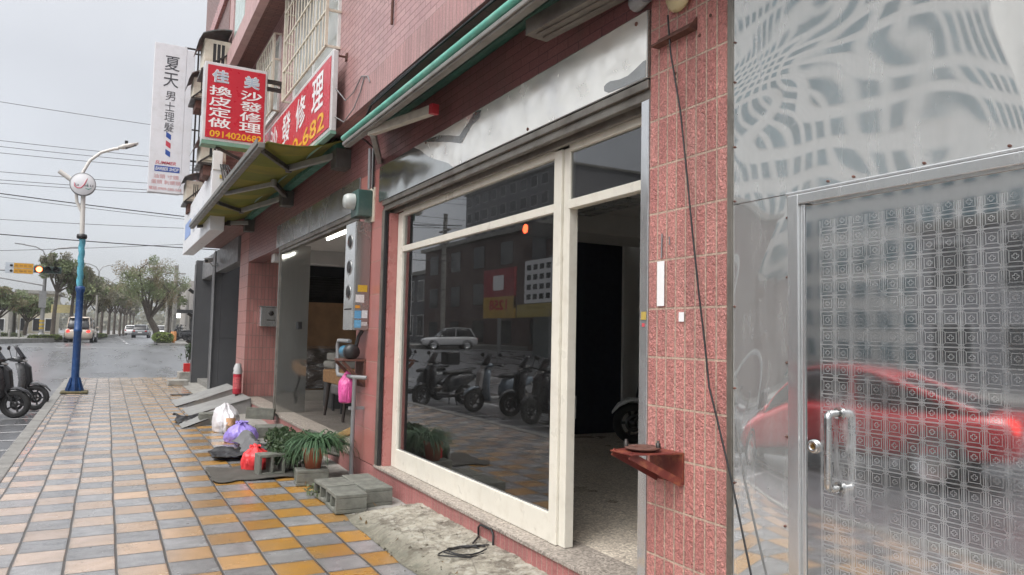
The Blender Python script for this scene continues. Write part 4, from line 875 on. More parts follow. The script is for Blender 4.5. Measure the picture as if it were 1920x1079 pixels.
def bag(name, label, c, rx, ry, h, mat, seed, knot=True, parts=None):
    bm = bmesh.new(); bmesh.ops.create_icosphere(bm, subdivisions=5, radius=1)
    rnd = Vector((seed * 3.1, seed * 1.7, seed))
    vs = []
    for v in bm.verts:
        p = v.co.copy(); d = p.normalized()
        rid = 1 - abs(noise.noise(d * 2.2 + rnd)) * 2; rid2 = 1 - abs(noise.noise(d * 5 + rnd)) * 2
        az = math.atan2(d.y, d.x); q1 = Vector((math.cos(az) * 1.9, math.sin(az) * 1.9, d.z * .8)) + rnd; q2 = Vector((math.cos(az) * 4.6, math.sin(az) * 4.6, d.z * 1.5)) + rnd
        fold = (1 - abs(noise.noise(q1)) * 2.4) * .11 + (1 - abs(noise.noise(q2)) * 2.4) * .075
        k = 1 + fold * (.6 + .5 * d.z) + .05 * rid + .035 * rid2 + .22 * noise.noise(d * 1.1 + rnd)
        z = d.z * k
        top = max(0, d.z); sq = 1 - .55 * sm((top - .45) / .5)
        if z < -.55: z = -.55 + (z + .55) * .15
        vs.append((c[0] + d.x * k * rx * sq, c[1] + d.y * k * ry * sq, c[2] + (z + .57) / 1.62 * h))
    o = MB().add(vs, [tuple(q.index for q in f.verts) for f in bm.faces], True); bm.free()
    ob = o.build(name, mat)
    tag(ob, label, 'bag', 'plastic bags piled by the step')
    if knot:
        k = MB(); t = Vector((c[0], c[1], c[2] + h * .93))
        for a in (0.4, 2.3, 4.4):
            k.grid(6, 8, lambda u, v, a=a: tuple(t + Vector((math.cos(a + (u - .5) * 1.7 * v) * v * .085 * (rx / .2), math.sin(a + (u - .5) * 1.7 * v) * v * .085 * (rx / .2), -.01 + (v - .6 * v * v) * .075 * (rx / .2) + .02 * math.sin(u * 12)))))
        ob2 = k.build('tied_corners', mat, ob, solid=.002)
        ob2.location = (0, 0, 0)
    return ob
WB = cloth('white_bag_film', (.66, .64, .66), .3, 12); PB = cloth('purple_bag_film', (.30, .23, .62), .3, 12); RB = cloth('red_bag_film', (.72, .05, .055), .35, 14); KB = cloth('pink_bag_film', (.62, .09, .30), .3, 14)
b_ = bag('plastic_bag', 'large white plastic bag with orange print, slumped before the cement blocks', (-.74, 12.05, 0), .165, .36, .40, WB, 3, False)
m = MB(); m.grid(10, 8, lambda u, v: (-.78 + .13 * u + .03 * noise.noise(Vector((u * 4, v * 4, 0))), 11.66 - .05 * math.sin(u * 3.1), .12 + .11 * v)); m.build('orange_print', cloth('orange_print_film', (.62, .36, .20), .4, 20), b_)
bag('plastic_bag', 'lilac purple plastic bag tied shut, in front of the hollow blocks', (-.70, 10.75, 0), .20, .17, .26, PB, 11)
bag('plastic_bag', 'bright red plastic bag next to the upright cement block', (-.90, 8.52, 0), .14, .15, .26, RB, 5)
bag('plastic_bag', 'small purple plastic bag tucked behind the red bag', (-.62, 8.62, .22), .07, .07, .13, PB, 8, False)
bag('plastic_bag', 'pink plastic bag hanging from the grey water pipe', (-.14, 7.74, .78), .078, .075, .30, KB, 21)
def sheet(name, label, cat, x0, x1, y0, y1, mat, amp, sc, seed, fn=None, th=.006, group=None):
    m = MB()
    def f(u, v):
        x = x0 + (x1 - x0) * u; y = y0 + (y1 - y0) * v
        z = .012 + amp * max(0, noise.noise(Vector((x * sc, y * sc, seed))) + .25) + amp * .4 * abs(noise.noise(Vector((x * sc * 3, y * sc * 3, seed))))
        x += .07 * noise.noise(Vector((y * 5, x * 2, seed))); y += .12 * noise.noise(Vector((x * 5, y, seed + 4)))
        if fn: z += fn(u, v)
        return (x, y, z)
    m.grid(44, 40, f); return tag(m.build(name, mat, solid=th), label, cat, group)
TB = cloth('black_tarp', (.022, .022, .024), .55, 8); TG = cloth('grey_foam_sheet', (.13, .13, .135), .8, 5); TM = cloth('dark_mesh_mat', (.075, .07, .06), .9, 40)
sheet('tarp', 'black crumpled tarp edge lying on the pavement beside the lilac bag', 'tarp', -1.22, -.45, 9.15, 9.9, TB, .10, 4, 2)
sheet('foam_sheet', 'grey foam sheet folded over behind the red bag', 'foam sheet', -.86, -.25, 9.2, 10.5, TG, .07, 3, 6, lambda u, v: .15 * math.exp(-((u - .22) / .13) ** 2) * sm(v / .1) * sm((1 - v) / .2))
sheet('mesh_mat', 'flat dark mesh mat spread on the paving under the red bag', 'mat', -1.38, -.42, 7.9, 8.75, TM, .022, 4, 9)
sheet('tarp', 'black rubber sheet showing under the metal ramp plates', 'tarp', -1.32, -.6, 13.1, 13.9, TB, .10, 3, 15)
# folded metal ramp plates
RP = pbr('grey_ramp_plate', (.235, .235, .225), .6, .0, var=.2, vs=5, stain=(.12, .11, .10), stf=.4)
def ramp(label, x0, x1, y0, y1, h, lean=0):
    b = MB(); t = .013
    b.add([(x0, y0, .01), (x1, y0 + lean, h), (x1, y1 + lean, h), (x0, y1, .01), (x0, y0, .01 - .0), (x1, y0 + lean, h - t), (x1, y1 + lean, h - t), (x0, y1, .0)],
          [(0, 1, 2, 3), (7, 6, 5, 4), (0, 4, 5, 1), (1, 5, 6, 2), (2, 6, 7, 3)])
    b.add([(x0 + .06, y0 + .02, .003), (x1, y0 + .02 + lean, .003), (x1, y0 + .02 + lean, h - t), (x0 + .06, y0 + .05, .003), (x1, y0 + .05 + lean, .003), (x1, y0 + .05 + lean, h - t)], [(0, 1, 2), (5, 4, 3), (0, 3, 4, 1), (1, 4, 5, 2)])
    return tag(b.build('metal_ramp', RP), label, 'ramp', 'metal ramps up to the shop step')
ramp('furthest grey metal ramp plate rising to the raised step near the grey column', -1.12, -.02, 16.0, 17.3, .36)
ramp('middle grey metal ramp plate with triangular open side', -1.05, -.02, 14.2, 15.5, .30)
ramp('nearest low ramp plate, speckled white and worn, in front of the white bag', -1.3, -.5, 12.45, 13.2, .19, .75)
# plants
def blades(name, c, n, lmin, lmax, w, mat, parent, droop=1.0, seed=0):
    rn = random.Random(seed); m = MB(); c = Vector(c)
    for i in range(n):
        a = rn.uniform(0, 2 * math.pi); L = rn.uniform(lmin, lmax); up = rn.uniform(.35, 1.3); dirv = Vector((math.cos(a), math.sin(a), 0)); side = Vector((-dirv.y, dirv.x, 0)) * w * rn.uniform(.7, 1.2)
        p = c + dirv * rn.uniform(0, .05); seg = 6; pts = []
        th = math.atan(up) + .25
        for k in range(seg + 1):
            pts.append((p.copy(), side * (1 - (k / seg) ** 2.2 + .05))); p = p + (dirv * math.cos(th) + Vector((0, 0, 1)) * math.sin(th)) * (L / seg); th -= droop * (.32 + .12 * k / seg) * rn.uniform(.8, 1.2)
        vs = [q for (pt, sd_) in pts for q in (pt - sd_, pt + sd_)]
        m.add(vs, [(2 * k, 2 * k + 1, 2 * k + 3, 2 * k + 2) for k in range(seg)], True)
    return m.build(name, mat, parent, fixn=False)
def leaves(mb, c, rad, n, size, rn, flat=1.0):
    c = Vector(c)
    for i in range(n):
        while True:
            q = Vector((rn.uniform(-1, 1), rn.uniform(-1, 1), rn.uniform(-1, 1)))
            if q.length < 1: break
        p = c + Vector((q.x * rad[0], q.y * rad[1], q.z * rad[2])); s_ = size * rn.uniform(.6, 1.35)
        d = Vector((rn.gauss(0, 1), rn.gauss(0, 1), rn.gauss(0, .7))).normalized(); e_ = d.orthogonal().normalized(); e_.rotate(Matrix.Rotation(rn.uniform(0, 6.28), 3, d)); f_ = d.cross(e_)
        mb.add([p - e_ * s_, p + f_ * s_ * .45, p + e_ * s_, p - f_ * s_ * .45], [(0, 1, 2, 3)])
pl = thing('potted_spider_plant', 'spider plant with long drooping leaves in a terracotta pot on a cement block', 'plant', (-.50, 7.62, .155))
m = MB(); m.lathe([(0, 0), (.075, 0), (.10, .17), (.112, .17), (.115, .21), (.10, .21), (.09, .17), (0, .165)], (-.50, 7.58, .155), 26); m.build('pot', M['terracotta'], pl)
blades('leaf_clump', (-.45, 7.66, .33), 300, .27, .47, .009, M['leaf_plant'], pl, 1.15, 3)
blades('leaf_clump', (-.36, 7.80, .30), 240, .26, .50, .009, M['leaf_plant'], pl, 1.1, 8)
bp = thing('bushy_plant', 'bushy green plant with small leaves between the spider plant and the red bag', 'plant', (-.52, 8.25, 0))
rn = random.Random(4); m = MB()
for k in range(30): leaves(m, (-.52 + rn.uniform(-.20, .2), 8.55 + rn.uniform(-.45, .4), .22 + rn.uniform(-.12, .15)), (.10, .13, .09), 100, .026, rn)
m.build('leaves', M['leaf_bush'], bp, fixn=False)
blades('leaf_clump', (-.55, 8.2, .12), 120, .25, .45, .006, M['leaf_bush'], bp, 1.0, 12)
m = MB()
for k in range(9): m.tube([(-.5 + .02 * k - .08, 8.3, 0), (-.5 + rn.uniform(-.2, .2), 8.3 + rn.uniform(-.25, .25), .3)], .006, 5)
m.build('stem', M['bark'], bp)
wd = thing('weed_tuft', 'small pale weed tuft growing in front of the cement blocks', 'plant', (-.64, 6.95, 0))
m = MB(); leaves(m, (-.62, 7.0, .06), (.09, .12, .06), 90, .022, rn); leaves(m, (-.6, 6.8, .03), (.05, .07, .03), 30, .02, rn); m.build('leaves', leafmat('pale_weed', [(.10, .14, .07), (.20, .23, .14)], 20), wd, fixn=False)
rb = MB()
for i in range(260):
    x, y = rn.uniform(-.66, -.02), rn.uniform(2.8, 6.3); q_ = rn.uniform(.004, .013) * (1.8 if rn.random() < .08 else 1)
    zz = .010 if x < -.5 else mound((x + .6) / .62, (y - 2.6) / 3.6)[2] + .002
    rb.obox((x, y, zz), (q_, q_ * rn.uniform(.7, 1.4), q_ * .8), Matrix.Rotation(rn.uniform(0, 3), 3, 'Z') @ Matrix.Rotation(rn.uniform(0, 1), 3, 'X'))
tag(rb.build('rubble', M['mortar']), kind='stuff')
fl = MB()
for i in range(70):
    x, y = rn.uniform(-.62, -.05), rn.uniform(3.2, 12); leaves(fl, (x, y, .035 if x < -.45 else .05), (.02, .02, .008), 1, .028, rn)
tag(fl.build('fallen_leaves', leafmat('dry_leaf', [(.12, .07, .03), (.30, .22, .13)], 8), fixn=False), kind='stuff')
rp = thing('red_potted_plant', 'dark green shrub in a square red pot by the grey shop entrance', 'plant', (-.28, 23.55, .3))
m = MB(); m.prism([(-.38, 23.4), (-.16, 23.4), (-.16, 23.62), (-.38, 23.62)], .3, .54, 'z'); m.build('pot', pbr('red_pot', (.48, .025, .025), .4), rp, bevel=.01)
m = MB()
for k in range(9): leaves(m, (-.27 + rn.uniform(-.09, .09), 23.5 + rn.uniform(-.1, .1), .78 + rn.uniform(-.16, .28)), (.08, .08, .1), 40, .035, rn)
leaves(m, (-.48, 23.5, .72), (.06, .06, .1), 14, .03, rn); m.build('leaves', M['leaf_bush'], rp, fixn=False)
m = MB()
for k in range(4): m.tube([(-.3 + k * .02, 23.5, .5), (-.3 + rn.uniform(-.1, .12), 23.5, .95)], .008, 5)
m.build('stem', M['bark'], rp)
# broom and dustpan at the step, stool, chairs, wrapped sofa inside the second shop
bro = thing('straw_broom', 'straw broom head leaning behind the grey water pipe', 'broom', (-.0, 8.2, .25))
m = MB(); m.prism([(8.75, .24), (8.80, .30), (7.95, .52), (7.92, .44)], .02, .07, 'x'); m.build('bristles', pbr('straw', (.36, .22, .08), .8, var=.4, vs=40, bump=.6), bro, bevel=.01)
m = MB(); m.tube([(.045, 7.96, .48), (.05, 7.6, .60)], .013, 8); m.build('handle', M['cream_bar'], bro)
st = thing('stool', 'old stool with woven rattan sides and dark splayed legs inside the sofa shop', 'stool', (.7, 11.1, .23))
m = MB(); m.box(.62, 1.25, 10.55, 11.7, .74, .94); m.build('woven_seat', pbr('rattan', (.24, .13, .055), .7, var=.45, vs=30, bump=.8, bs=70), st, bevel=.02)
for (x, y) in ((.7, 10.65), (1.17, 10.65), (.7, 11.6), (1.17, 11.6)):
    m = MB(); m.tube([(x + (x - .93) * .2, y + (y - 11.1) * .06, .228), (x, y, .76)], [.022, .032], 8); m.build('leg', pbr('dark_wood', (.03, .022, .018), .4, var=.2), st)
gc = thing('armchair', 'small grey upholstered chair behind the stool', 'chair', (1.3, 11.9, .23))
m = MB(); m.box(.9, 1.5, 11.7, 12.3, .5, .68); m.build('seat', cloth('grey_upholstery', (.14, .13, .13), .8), gc, bevel=.05, seg=3)
m = MB(); m.box(1.42, 1.56, 11.7, 12.3, .68, 1.1); m.build('backrest', cloth('grey_upholstery_back', (.14, .13, .13), .8), gc, bevel=.05, seg=3)
for (x, y) in ((.95, 11.75), (1.45, 11.75), (.95, 12.25), (1.45, 12.25)):
    m = MB(); m.tube([(x, y, .228), (x, y, .52)], .022, 8); m.build('leg', M['black'], gc)
sf = thing('wrapped_sofa', 'brown sofa wrapped in shiny clear plastic inside the sofa shop', 'sofa', (1.2, 14.9, .23))
SOF = cloth('wrapped_brown_leather', (.24, .19, .155), .2, 7); 
m = MB(); m.box(.95, 2.5, 14.6, 15.4, .42, .78); crumple(m, .0, 2, 1); m.build('seat', SOF, sf, bevel=.08, seg=3)
m = MB(); m.box(.95, 2.5, 15.1, 15.5, .70, 1.18); m.build('backrest', SOF, sf, bevel=.1, seg=3)
for x in (.88, 2.4):
    m = MB(); m.box(x, x + .2, 14.55, 15.4, .40, .95); m.build('arm', SOF, sf, bevel=.08, seg=3)
m = MB()
def wrapf(u, v):
    a = v * 2.6; x = .86 + 1.76 * u
    y = 14.53 - .04 * math.sin(a * 2) + (.0 if v < .35 else (v - .35) * .95); z = .42 + (v / .35 * .42 if v < .35 else .42 + (.06 if v < .6 else (v - .6) * 1.0))
    q = noise.noise(Vector((x * 5, v * 7, 2))); return (x, y + .05 * q, z + .05 * noise.noise(Vector((x * 6, v * 6, 8))))
m.grid(40, 30, wrapf)
def film():
    g = NG('clear_wrap'); p = g.pos(); nm = g.bump(g.noise(p, 9, 4, .6, 1.5), 1.0, .05)
    t = g.n('ShaderNodeBsdfTransparent'); gl = g.n('ShaderNodeBsdfGlossy'); gl.inputs['Roughness'].default_value = .12; g.l(nm, gl.inputs['Normal'])
    ms = g.n('ShaderNodeMixShader'); fr = g.n('ShaderNodeFresnel'); fr.inputs[0].default_value = 1.6; g.l(nm, fr.inputs['Normal']); g.l(g.math('ADD', g.math('MULTIPLY', fr.outputs[0], 2.0), .06, True), ms.inputs[0])
    g.l(t.outputs[0], ms.inputs[1]); g.l(gl.outputs[0], ms.inputs[2]); return g.done(ms.outputs[0])
m.build('plastic_wrap', film(), sf)
for x in (1.0, 2.4):
    m = MB(); m.box(x - .04, x + .04, 14.62, 14.70, .228, .42); m.build('leg', M['black'], sf)
cb2 = MB(); cb2.box(.62, 1.5, 14.2, 14.24, .229, .42); tag(cb2.build('cardboard_sheet', pbr('grey_cardboard', (.24, .22, .19), .8)), 'grey cardboard sheet standing on the floor in front of the wrapped sofa', 'cardboard')
lt = thing('tube_light', 'lit fluorescent tube on the ceiling of the sofa shop', 'lamp', (.5, 10, 2.9))
m = MB(); m.box(.40, .50, 9.9, 11.1, 2.91, 2.955); m.build('housing', M['white_plastic'], lt)
m = MB(); m.tube([(.45, 9.95, 2.89), (.45, 11.05, 2.89)], .017, 10); m.build('tube', emit('lit_tube', (1, .98, .88), 7), lt)
m = MB(); m.box(.98, 1.5, 12.5, 13.1, .9, 1.02); m.box(1.02, 1.45, 12.55, 13.05, 1.025, 1.16)
tag(m.build('folded_cloth', cloth('grey_cloth', (.30, .29, .26), .8), bevel=.03), 'grey folded cloth stacked behind the stool', 'cloth')
m = MB(); m.box(1.0, 1.5, 12.55, 13.1, .23, .898); tag(m.build('work_crate', M['dark_int'], bevel=.01), 'dark crate under the folded cloth behind the stool', 'crate')
# ------------------------------------------------------------------ scooters
def tyre(mb, c, r, w, n=28):
    mb.lathe([(r - .085, -w * .35), (r - .03, -w * .5), (r - .006, -w * .3), (r, 0), (r - .006, w * .3), (r - .03, w * .5), (r - .085, w * .35)], c, n, 'y')
M['scooter_rim'] = pbr('scooter_rim', (.07, .07, .072), .35, .6, var=.1, local=True)
def make_scooter(label, bodycol, col2, box=False, cover=False):
    s = thing('scooter', label, 'scooter', (0, 0, 0), 'scooters parked along the kerb')
    bm_ = pbr('scooter_paint_' + label[:14].replace(' ', '_'), bodycol, .28, .1, var=.08, local=True); b2 = pbr('scooter_trim_' + label[:14].replace(' ', '_'), col2, .4, 0, var=.1, local=True)
    K, T = M['black'], M['black_rubber']
    for wx, wz, r, w in ((.66, .25, .25, .11), (-.62, .25, .25, .12)):
        m = MB(); tyre(m, (wx, 0, wz), r, w); t_ = m.build('wheel', T, s)
        m = MB(); m.lathe([(.168, -.035), (.168, .035), (.15, .035), (.15, -.035), (.168, -.035)], (wx, 0, wz), 24, 'y'); m.lathe([(0, -.045), (.045, -.045), (.045, .045), (0, .045)], (wx, 0, wz), 14, 'y')
        for k in range(5): a = k * 2 * math.pi / 5; m.beam((wx + .03 * math.cos(a), 0, wz + .03 * math.sin(a)), (wx + .16 * math.cos(a), 0, wz + .16 * math.sin(a)), .03, .022, up=(0, 1, 0))
        m.lathe([(.11, .05), (.11, .054), (.06, .054), (.06, .05)], (wx, 0, wz), 18, 'y'); m.build('rim', M['scooter_rim'], t_)
    m = MB(); m.loft([(-.98, .70, .03, .03, 2.2), (-.90, .68, .12, .07, 2.4), (-.65, .62, .165, .15, 2.6), (-.35, .56, .17, .20, 2.8), (-.14, .50, .155, .20, 3), (-.05, .44, .12, .14, 3)], 20); m.build('rear_body', bm_, s)
    m = MB(); m.loft([(-.80, .79, .09, .03, 2.5), (-.6, .80, .13, .05, 2.6), (-.30, .775, .145, .055, 2.6), (-.12, .77, .13, .05, 2.6), (.0, .75, .08, .035, 2.4)], 18); m.build('seat', K, s)
    m = MB(); m.box(-.1, .34, -.13, .13, .25, .32); m.box(-.35, .35, -.11, .11, .19, .25); m.build('floorboard', b2, s, bevel=.02)
    m = MB(); m.loft([(.25, .28, .13, .03, 3), (.36, .36, .185, .08, 3), (.42, .58, .20, .18, 2.8), (.40, .82, .17, .13, 2.6), (.36, .95, .12, .05, 2.4)], 20, axis='x'); 
    m = MB()
    prof = [(.30, .24, .14), (.40, .42, .19), (.42, .60, .205), (.38, .80, .18), (.33, .93, .12)]
    vs = []
    for x, z, hw in prof:
        for t in range(9): a = (t / 8 - .5) * math.pi; vs.append((x + .11 * math.cos(a), hw * math.sin(a), z))
        for t in range(9): a = (.5 - t / 8) * math.pi; vs.append((x - .02 + .03 * math.cos(a), hw * .96 * math.sin(a), z))
    nn = 18; fs = [(i * nn + k, i * nn + (k + 1) % nn, (i + 1) * nn + (k + 1) % nn, (i + 1) * nn + k) for i in range(4) for k in range(nn)] + [tuple(range(nn)), tuple(range(4 * nn, 5 * nn))]
    m.add(vs, fs, True); m.build('leg_shield', bm_, s)
    m = MB(); m.prism([(.50, .40), (.60, .56), (.56, .86), (.46, .96), (.44, .42)], -.085, .085, 'y'); m.build('nose_panel', b2, s, bevel=.03)
    m = MB(); m.loft([(.42, .48, .055, .015, 2), (.55, .53, .07, .03, 2), (.70, .535, .075, .03, 2), (.84, .47, .06, .03, 2), (.92, .38, .03, .02, 2)], 12); m.build('front_fender', bm_, s)
    m = MB(); m.tube([(.44, .075, .60), (.66, .075, .25)], .02, 8); m.tube([(.44, -.075, .60), (.66, -.075, .25)], .02, 8); m.tube([(.34, 0, 1.0), (.45, 0, .58)], .025, 8); m.build('fork', K, s)
    m = MB(); m.loft([(.20, 1.0, .07, .04, 2.4), (.30, 1.01, .15, .06, 2.6), (.40, 1.0, .12, .055, 2.4), (.46, .97, .05, .03, 2.2)], 16); m.build('handlebar_cowl', bm_, s)
    m = MB(); m.tube([(.18, .36, 1.0), (.28, .20, 1.02), (.31, 0, 1.02), (.28, -.20, 1.02), (.18, -.36, 1.0)], .014, 8); m.tube([(.17, .37, 1.0), (.23, .25, 1.01)], .02, 8); m.tube([(.17, -.37, 1.0), (.23, -.25, 1.01)], .02, 8)
    for sy in (-1, 1): m.tube([(.27, sy * .22, 1.02), (.25, sy * .38, 1.03)], .006, 6)
    m.build('handlebar', K, s)
    for sy in (-1, 1):
        m = MB(); m.tube([(.27, sy * .22, 1.03), (.25, sy * .27, 1.14), (.24, sy * .30, 1.20)], .007, 6); m.loft([(.215, 1.23, .045, .03, 2), (.235, 1.235, .075, .045, 2.2), (.25, 1.235, .06, .035, 2)], 14)
        vs = m.v; k0 = len(vs) - 14 * 3; m.v = vs[:k0] + [(x, y + sy * .33, z) for x, y, z in vs[k0:]]; mo = m.build('mirror', K, s)
    m = MB(); m.grid(8, 6, lambda u, v: (.42 + .06 * (1 - (2 * u - 1) ** 2) - .16 * v, (u - .5) * .30 * (1 - .35 * v), 1.02 + .24 * v)); m.build('windscreen', M['smoked'], s, solid=.004)
    m = MB(); m.loft([(.43, .985, .10, .03, 2.4), (.485, .97, .07, .02, 2.2)], 14); m.build('headlight', M['lens'], s)
    m = MB(); m.loft([(-1.0, .69, .07, .022, 2.4), (-.96, .69, .09, .03, 2.4)], 12); m.build('tail_light', M['tail_off'], s)
    m = MB(); m.loft([(-.95, .36, .045, .05, 2), (-.5, .30, .055, .055, 2), (-.35, .28, .03, .03, 2)], 12); m.v = [(x, y - .17, z) for x, y, z in m.v]; m.tube([(-.35, -.17, .28), (0, -.12, .22)], .018, 8); m.build('exhaust', M['dark_metal'], s)
    m = MB(); m.box(-1.06, -1.05, -.09, .09, .42, .56); m.tube([(-.85, 0, .66), (-1.055, 0, .5)], .012, 6); m.build('number_plate', M['white_plastic'], s)
    m = MB(); m.tube([(-.25, .10, .25), (-.3, .16, .004)], .012, 6); m.tube([(-.25, -.10, .25), (-.3, -.16, .004)], .012, 6); m.build('stand', K, s)
    m = MB(); m.tube([(-.55, .14, .82), (-.85, .13, .86), (-.95, 0, .87), (-.85, -.13, .86), (-.55, -.14, .82)], .013, 8); m.build('grab_rail', K, s)
    if box:
        m = MB(); m.box(-1.18, -.78, -.2, .2, .90, 1.24); m.build('top_box', box, s, bevel=.05, seg=3)
    return s
M['smoked'] = pbr('smoked_screen', (.03, .03, .032), .08, var=.05, local=True)
M['lens'] = pbr('clear_lens', (.45, .45, .45), .1, var=.05, local=True); M['tail_off'] = pbr('red_lens', (.35, .02, .02), .15, local=True)
BLK, DGR = (.018, .018, .02), (.12, .125, .13)
sA = make_scooter('dark grey scooter parked nose to the kerb, nearest in view at the left edge', (.035, .036, .04), BLK)
sA.location = (-4.40, 16.35, gh(16)); sA.rotation_euler = (0, R(0), R(-14))
sB = make_scooter('grey and black scooter half behind the nearest one at the left edge', DGR, BLK, M['black'])
sB.location = (-4.22, 17.7, gh(17)); sB.rotation_euler = (0, 0, R(-6))
sW = make_scooter('white scooter parked inside the empty shop doorway', (.6, .6, .6), BLK)
sW.location = (4.05, 7.3, .214); sW.rotation_euler = (0, 0, R(160))
sC = make_scooter('pale blue grey scooter at the kerb mirrored in the shop window, furthest in its row', (.20, .24, .28), (.35, .35, .35))
sC.location = (-5.1, 14.9, gh(14)); sC.rotation_euler = (0, 0, R(-9))
srcs = [sA, sB, sC]
for i, (y, dx, rz, k) in enumerate(((13.6, -.15, 8, 1), (12.5, .1, -10, 0), (11.5, -.05, 4, 2), (10.1, .1, -5, 0), (8.8, -.1, 6, 1))):
    lab = ['black', 'grey', 'pale'][k]
    d = dup(srcs[k], (-5.25 + dx, y, gh(y)), R(rz), '%s kerbside scooter mirrored in the shop window, %s' % (lab, ['second furthest in its row', 'third furthest in its row', 'third nearest in its row', 'second nearest in its row', 'nearest in its row'][i]))
# ------------------------------------------------------------------ cars
def make_car(label, cat, paint, L=4.3, Wd=1.74, H=1.48, belt=.92, hood=.95, ws=.30, roof0=.44, roof1=.80, tail=.93, lit=False, group=None):
    c = thing('car', label, cat, (0, 0, 0), group); P = pbr('car_paint_' + label[:12].replace(' ', '_'), paint, .22, .0, var=.03, local=True, Coat_Weight=.6, Coat_Roughness=.05)
    def X(t): return L / 2 - t * L       # t = 0 nose, 1 tail
    hw = Wd / 2; m = MB()
    m.loft([(X(0), .52, hw * .62, .13, 3), (X(.015), .52, hw * .80, .22, 3.2), (X(.07), .54, hw * .93, .28, 4), (X(.22), .57, hw, .33, 5), (X(.34), .60, hw, belt - .60, 5.5), (X(.75), .60, hw, belt - .60 + .01, 5.5), (X(.92), .60, hw * .96, belt - .60, 5), (X(.985), .60, hw * .86, .28, 4), (X(1), .58, hw * .7, .18, 3)], 28); m.build('body', P, c)
    m = MB(); zr = H; n = 20
    m.loft([(X(ws), belt - .02, hw * .80, .03, 4), (X((ws + roof0) / 2), (belt + zr) / 2 - .10, hw * .80, (zr - belt) / 2 - .06, 4), (X(roof0), (belt + zr) / 2 - .03, hw * .78, (zr - belt) / 2 + .01, 4), (X((roof0 + roof1) / 2), (belt + zr) / 2, hw * .78, (zr - belt) / 2 + .03, 4), (X(roof1), (belt + zr) / 2 - .02, hw * .76, (zr - belt) / 2, 4), (X(tail), belt, hw * .74, .05, 4)], n); m.build('windows', M['smoked'], c)
    m = MB(); m.loft([(X(roof0 - .03), zr - .035, hw * .62, .02, 3), (X(roof0 + .05), zr - .0, hw * .68, .035, 3), (X((roof0 + roof1) / 2), zr + .02, hw * .70, .035, 3), (X(roof1 - .02), zr - .01, hw * .66, .035, 3), (X(roof1 + .03), zr - .06, hw * .58, .02, 3)], 18)
    for sy in (-1, 1):
        m.tube([(X(ws + .01), sy * hw * .80, belt), (X(roof0), sy * hw * .68, zr - .02)], .032, 6); m.tube([(X(.60), sy * hw * .81, belt), (X(.60), sy * hw * .72, zr - .02)], .03, 6); m.tube([(X(tail - .02), sy * hw * .76, belt), (X(roof1), sy * hw * .68, zr - .03)], .045, 6)
    m.build('roof', P, c)
    for t in (.19, .81):
        for sy in (-1, 1):
            m = MB(); tyre(m, (X(t), sy * (hw - .09), .31), .31, .2); w_ = m.build('wheel', M['black_rubber'], c)
            m = MB(); m.lathe([(0, sy * .06), (.05, sy * .07), (.19, sy * .05), (.2, sy * .09), (.225, sy * .09), (.225, sy * .02)], (X(t), sy * (hw - .09), .31), 20, 'y'); m.build('rim', M['steel_frame'], w_)
            m = MB(); m.lathe([(.335, sy * .012), (.37, sy * .016), (.37, -sy * .2), (.335, -sy * .2)], (X(t), sy * (hw - .0), .32), 22, 'y'); m.build('wheel_arch', M['black'], c)
    for sy in (-1, 1):
        m = MB(); m.loft([(X(.03), .66, .17, .07, 2.6), (X(.006), .63, .13, .045, 2.4)], 12); m.v = [(x, y + sy * hw * .66, z) for x, y, z in m.v]; m.build('headlight', M['lens'], c)
        m = MB(); m.loft([(X(.975), .76, .13, .10, 2.6), (X(1.0), .75, .11, .08, 2.4)], 12); m.v = [(x, y + sy * hw * .68, z) for x, y, z in m.v]; m.build('tail_light', M['tail_lit'] if lit else M['tail_off'], c)
        m = MB(); m.loft([(X(.32), belt + .06, .10, .06, 2.6), (X(.345), belt + .06, .09, .055, 2.6)], 10); m.v = [(x, y + sy * (hw + .06), z) for x, y, z in m.v]; m.build('wing_mirror', P, c)
    m = MB(); m.box(X(1.0) - .012, X(1.0) + .02, -.22, .22, .55, .68); m.build('number_plate', M['white_plastic'], c)
    m = MB(); m.box(X(.02), X(-.002), -hw * .5, hw * .5, .36, .48); m.box(X(.3), X(.7), -hw - .003, -hw + .02, .28, .36); m.box(X(.3), X(.7), hw - .02, hw + .003, .28, .36); m.build('dark_trim', M['black'], c)
    return c
M['tail_lit'] = emit('lit_tail_light', (1.0, .06, .05), 1.6)
cr_ = make_car('red sporty car passing close by, seen mirrored in the stainless door', 'car', (.52, .012, .02), 4.5, 1.85, 1.30, .88, ws=.30, roof0=.46, roof1=.66, tail=.93, lit=True)
cr_.location = (-6.5, 7.0, gh(6)); cr_.rotation_euler = (0, 0, R(70))
cw = make_car('white hatchback on the far lane, seen mirrored in the shop window', 'car', (.75, .75, .75), 4.0, 1.7, 1.52, .92, ws=.26, roof0=.42, roof1=.86, tail=.97)
cw.location = (-19.0, 49.5, gh(49.5)); cw.rotation_euler = (0, 0, R(14))
ct = make_car('cream van seen from behind with red tail lights, waiting beyond the crossing', 'van', (.52, .44, .36), 4.3, 1.72, 1.72, .98, ws=.14, roof0=.24, roof1=.93, tail=.99, lit=True)
ct.location = (-3.9, 60, gh(60)); ct.rotation_euler = (0, 0, R(86))
cg = make_car('grey car parked at the kerb just beyond the clipped hedge', 'car', (.16, .17, .18), 4.3, 1.74, 1.47)
cg.location = (1.15, 96, gh(96)); cg.rotation_euler = (0, 0, R(84))
for (x, y, rz, lab) in ((.9, 128, 84, 'white car far down the road under the row of median trees'), (3.2, 150, 264, 'pale car furthest down the road'), (4.6, 118, 264, 'light car far away in the right hand lane')):
    d = dup(cw, (x, y, gh(y)), R(rz), lab)
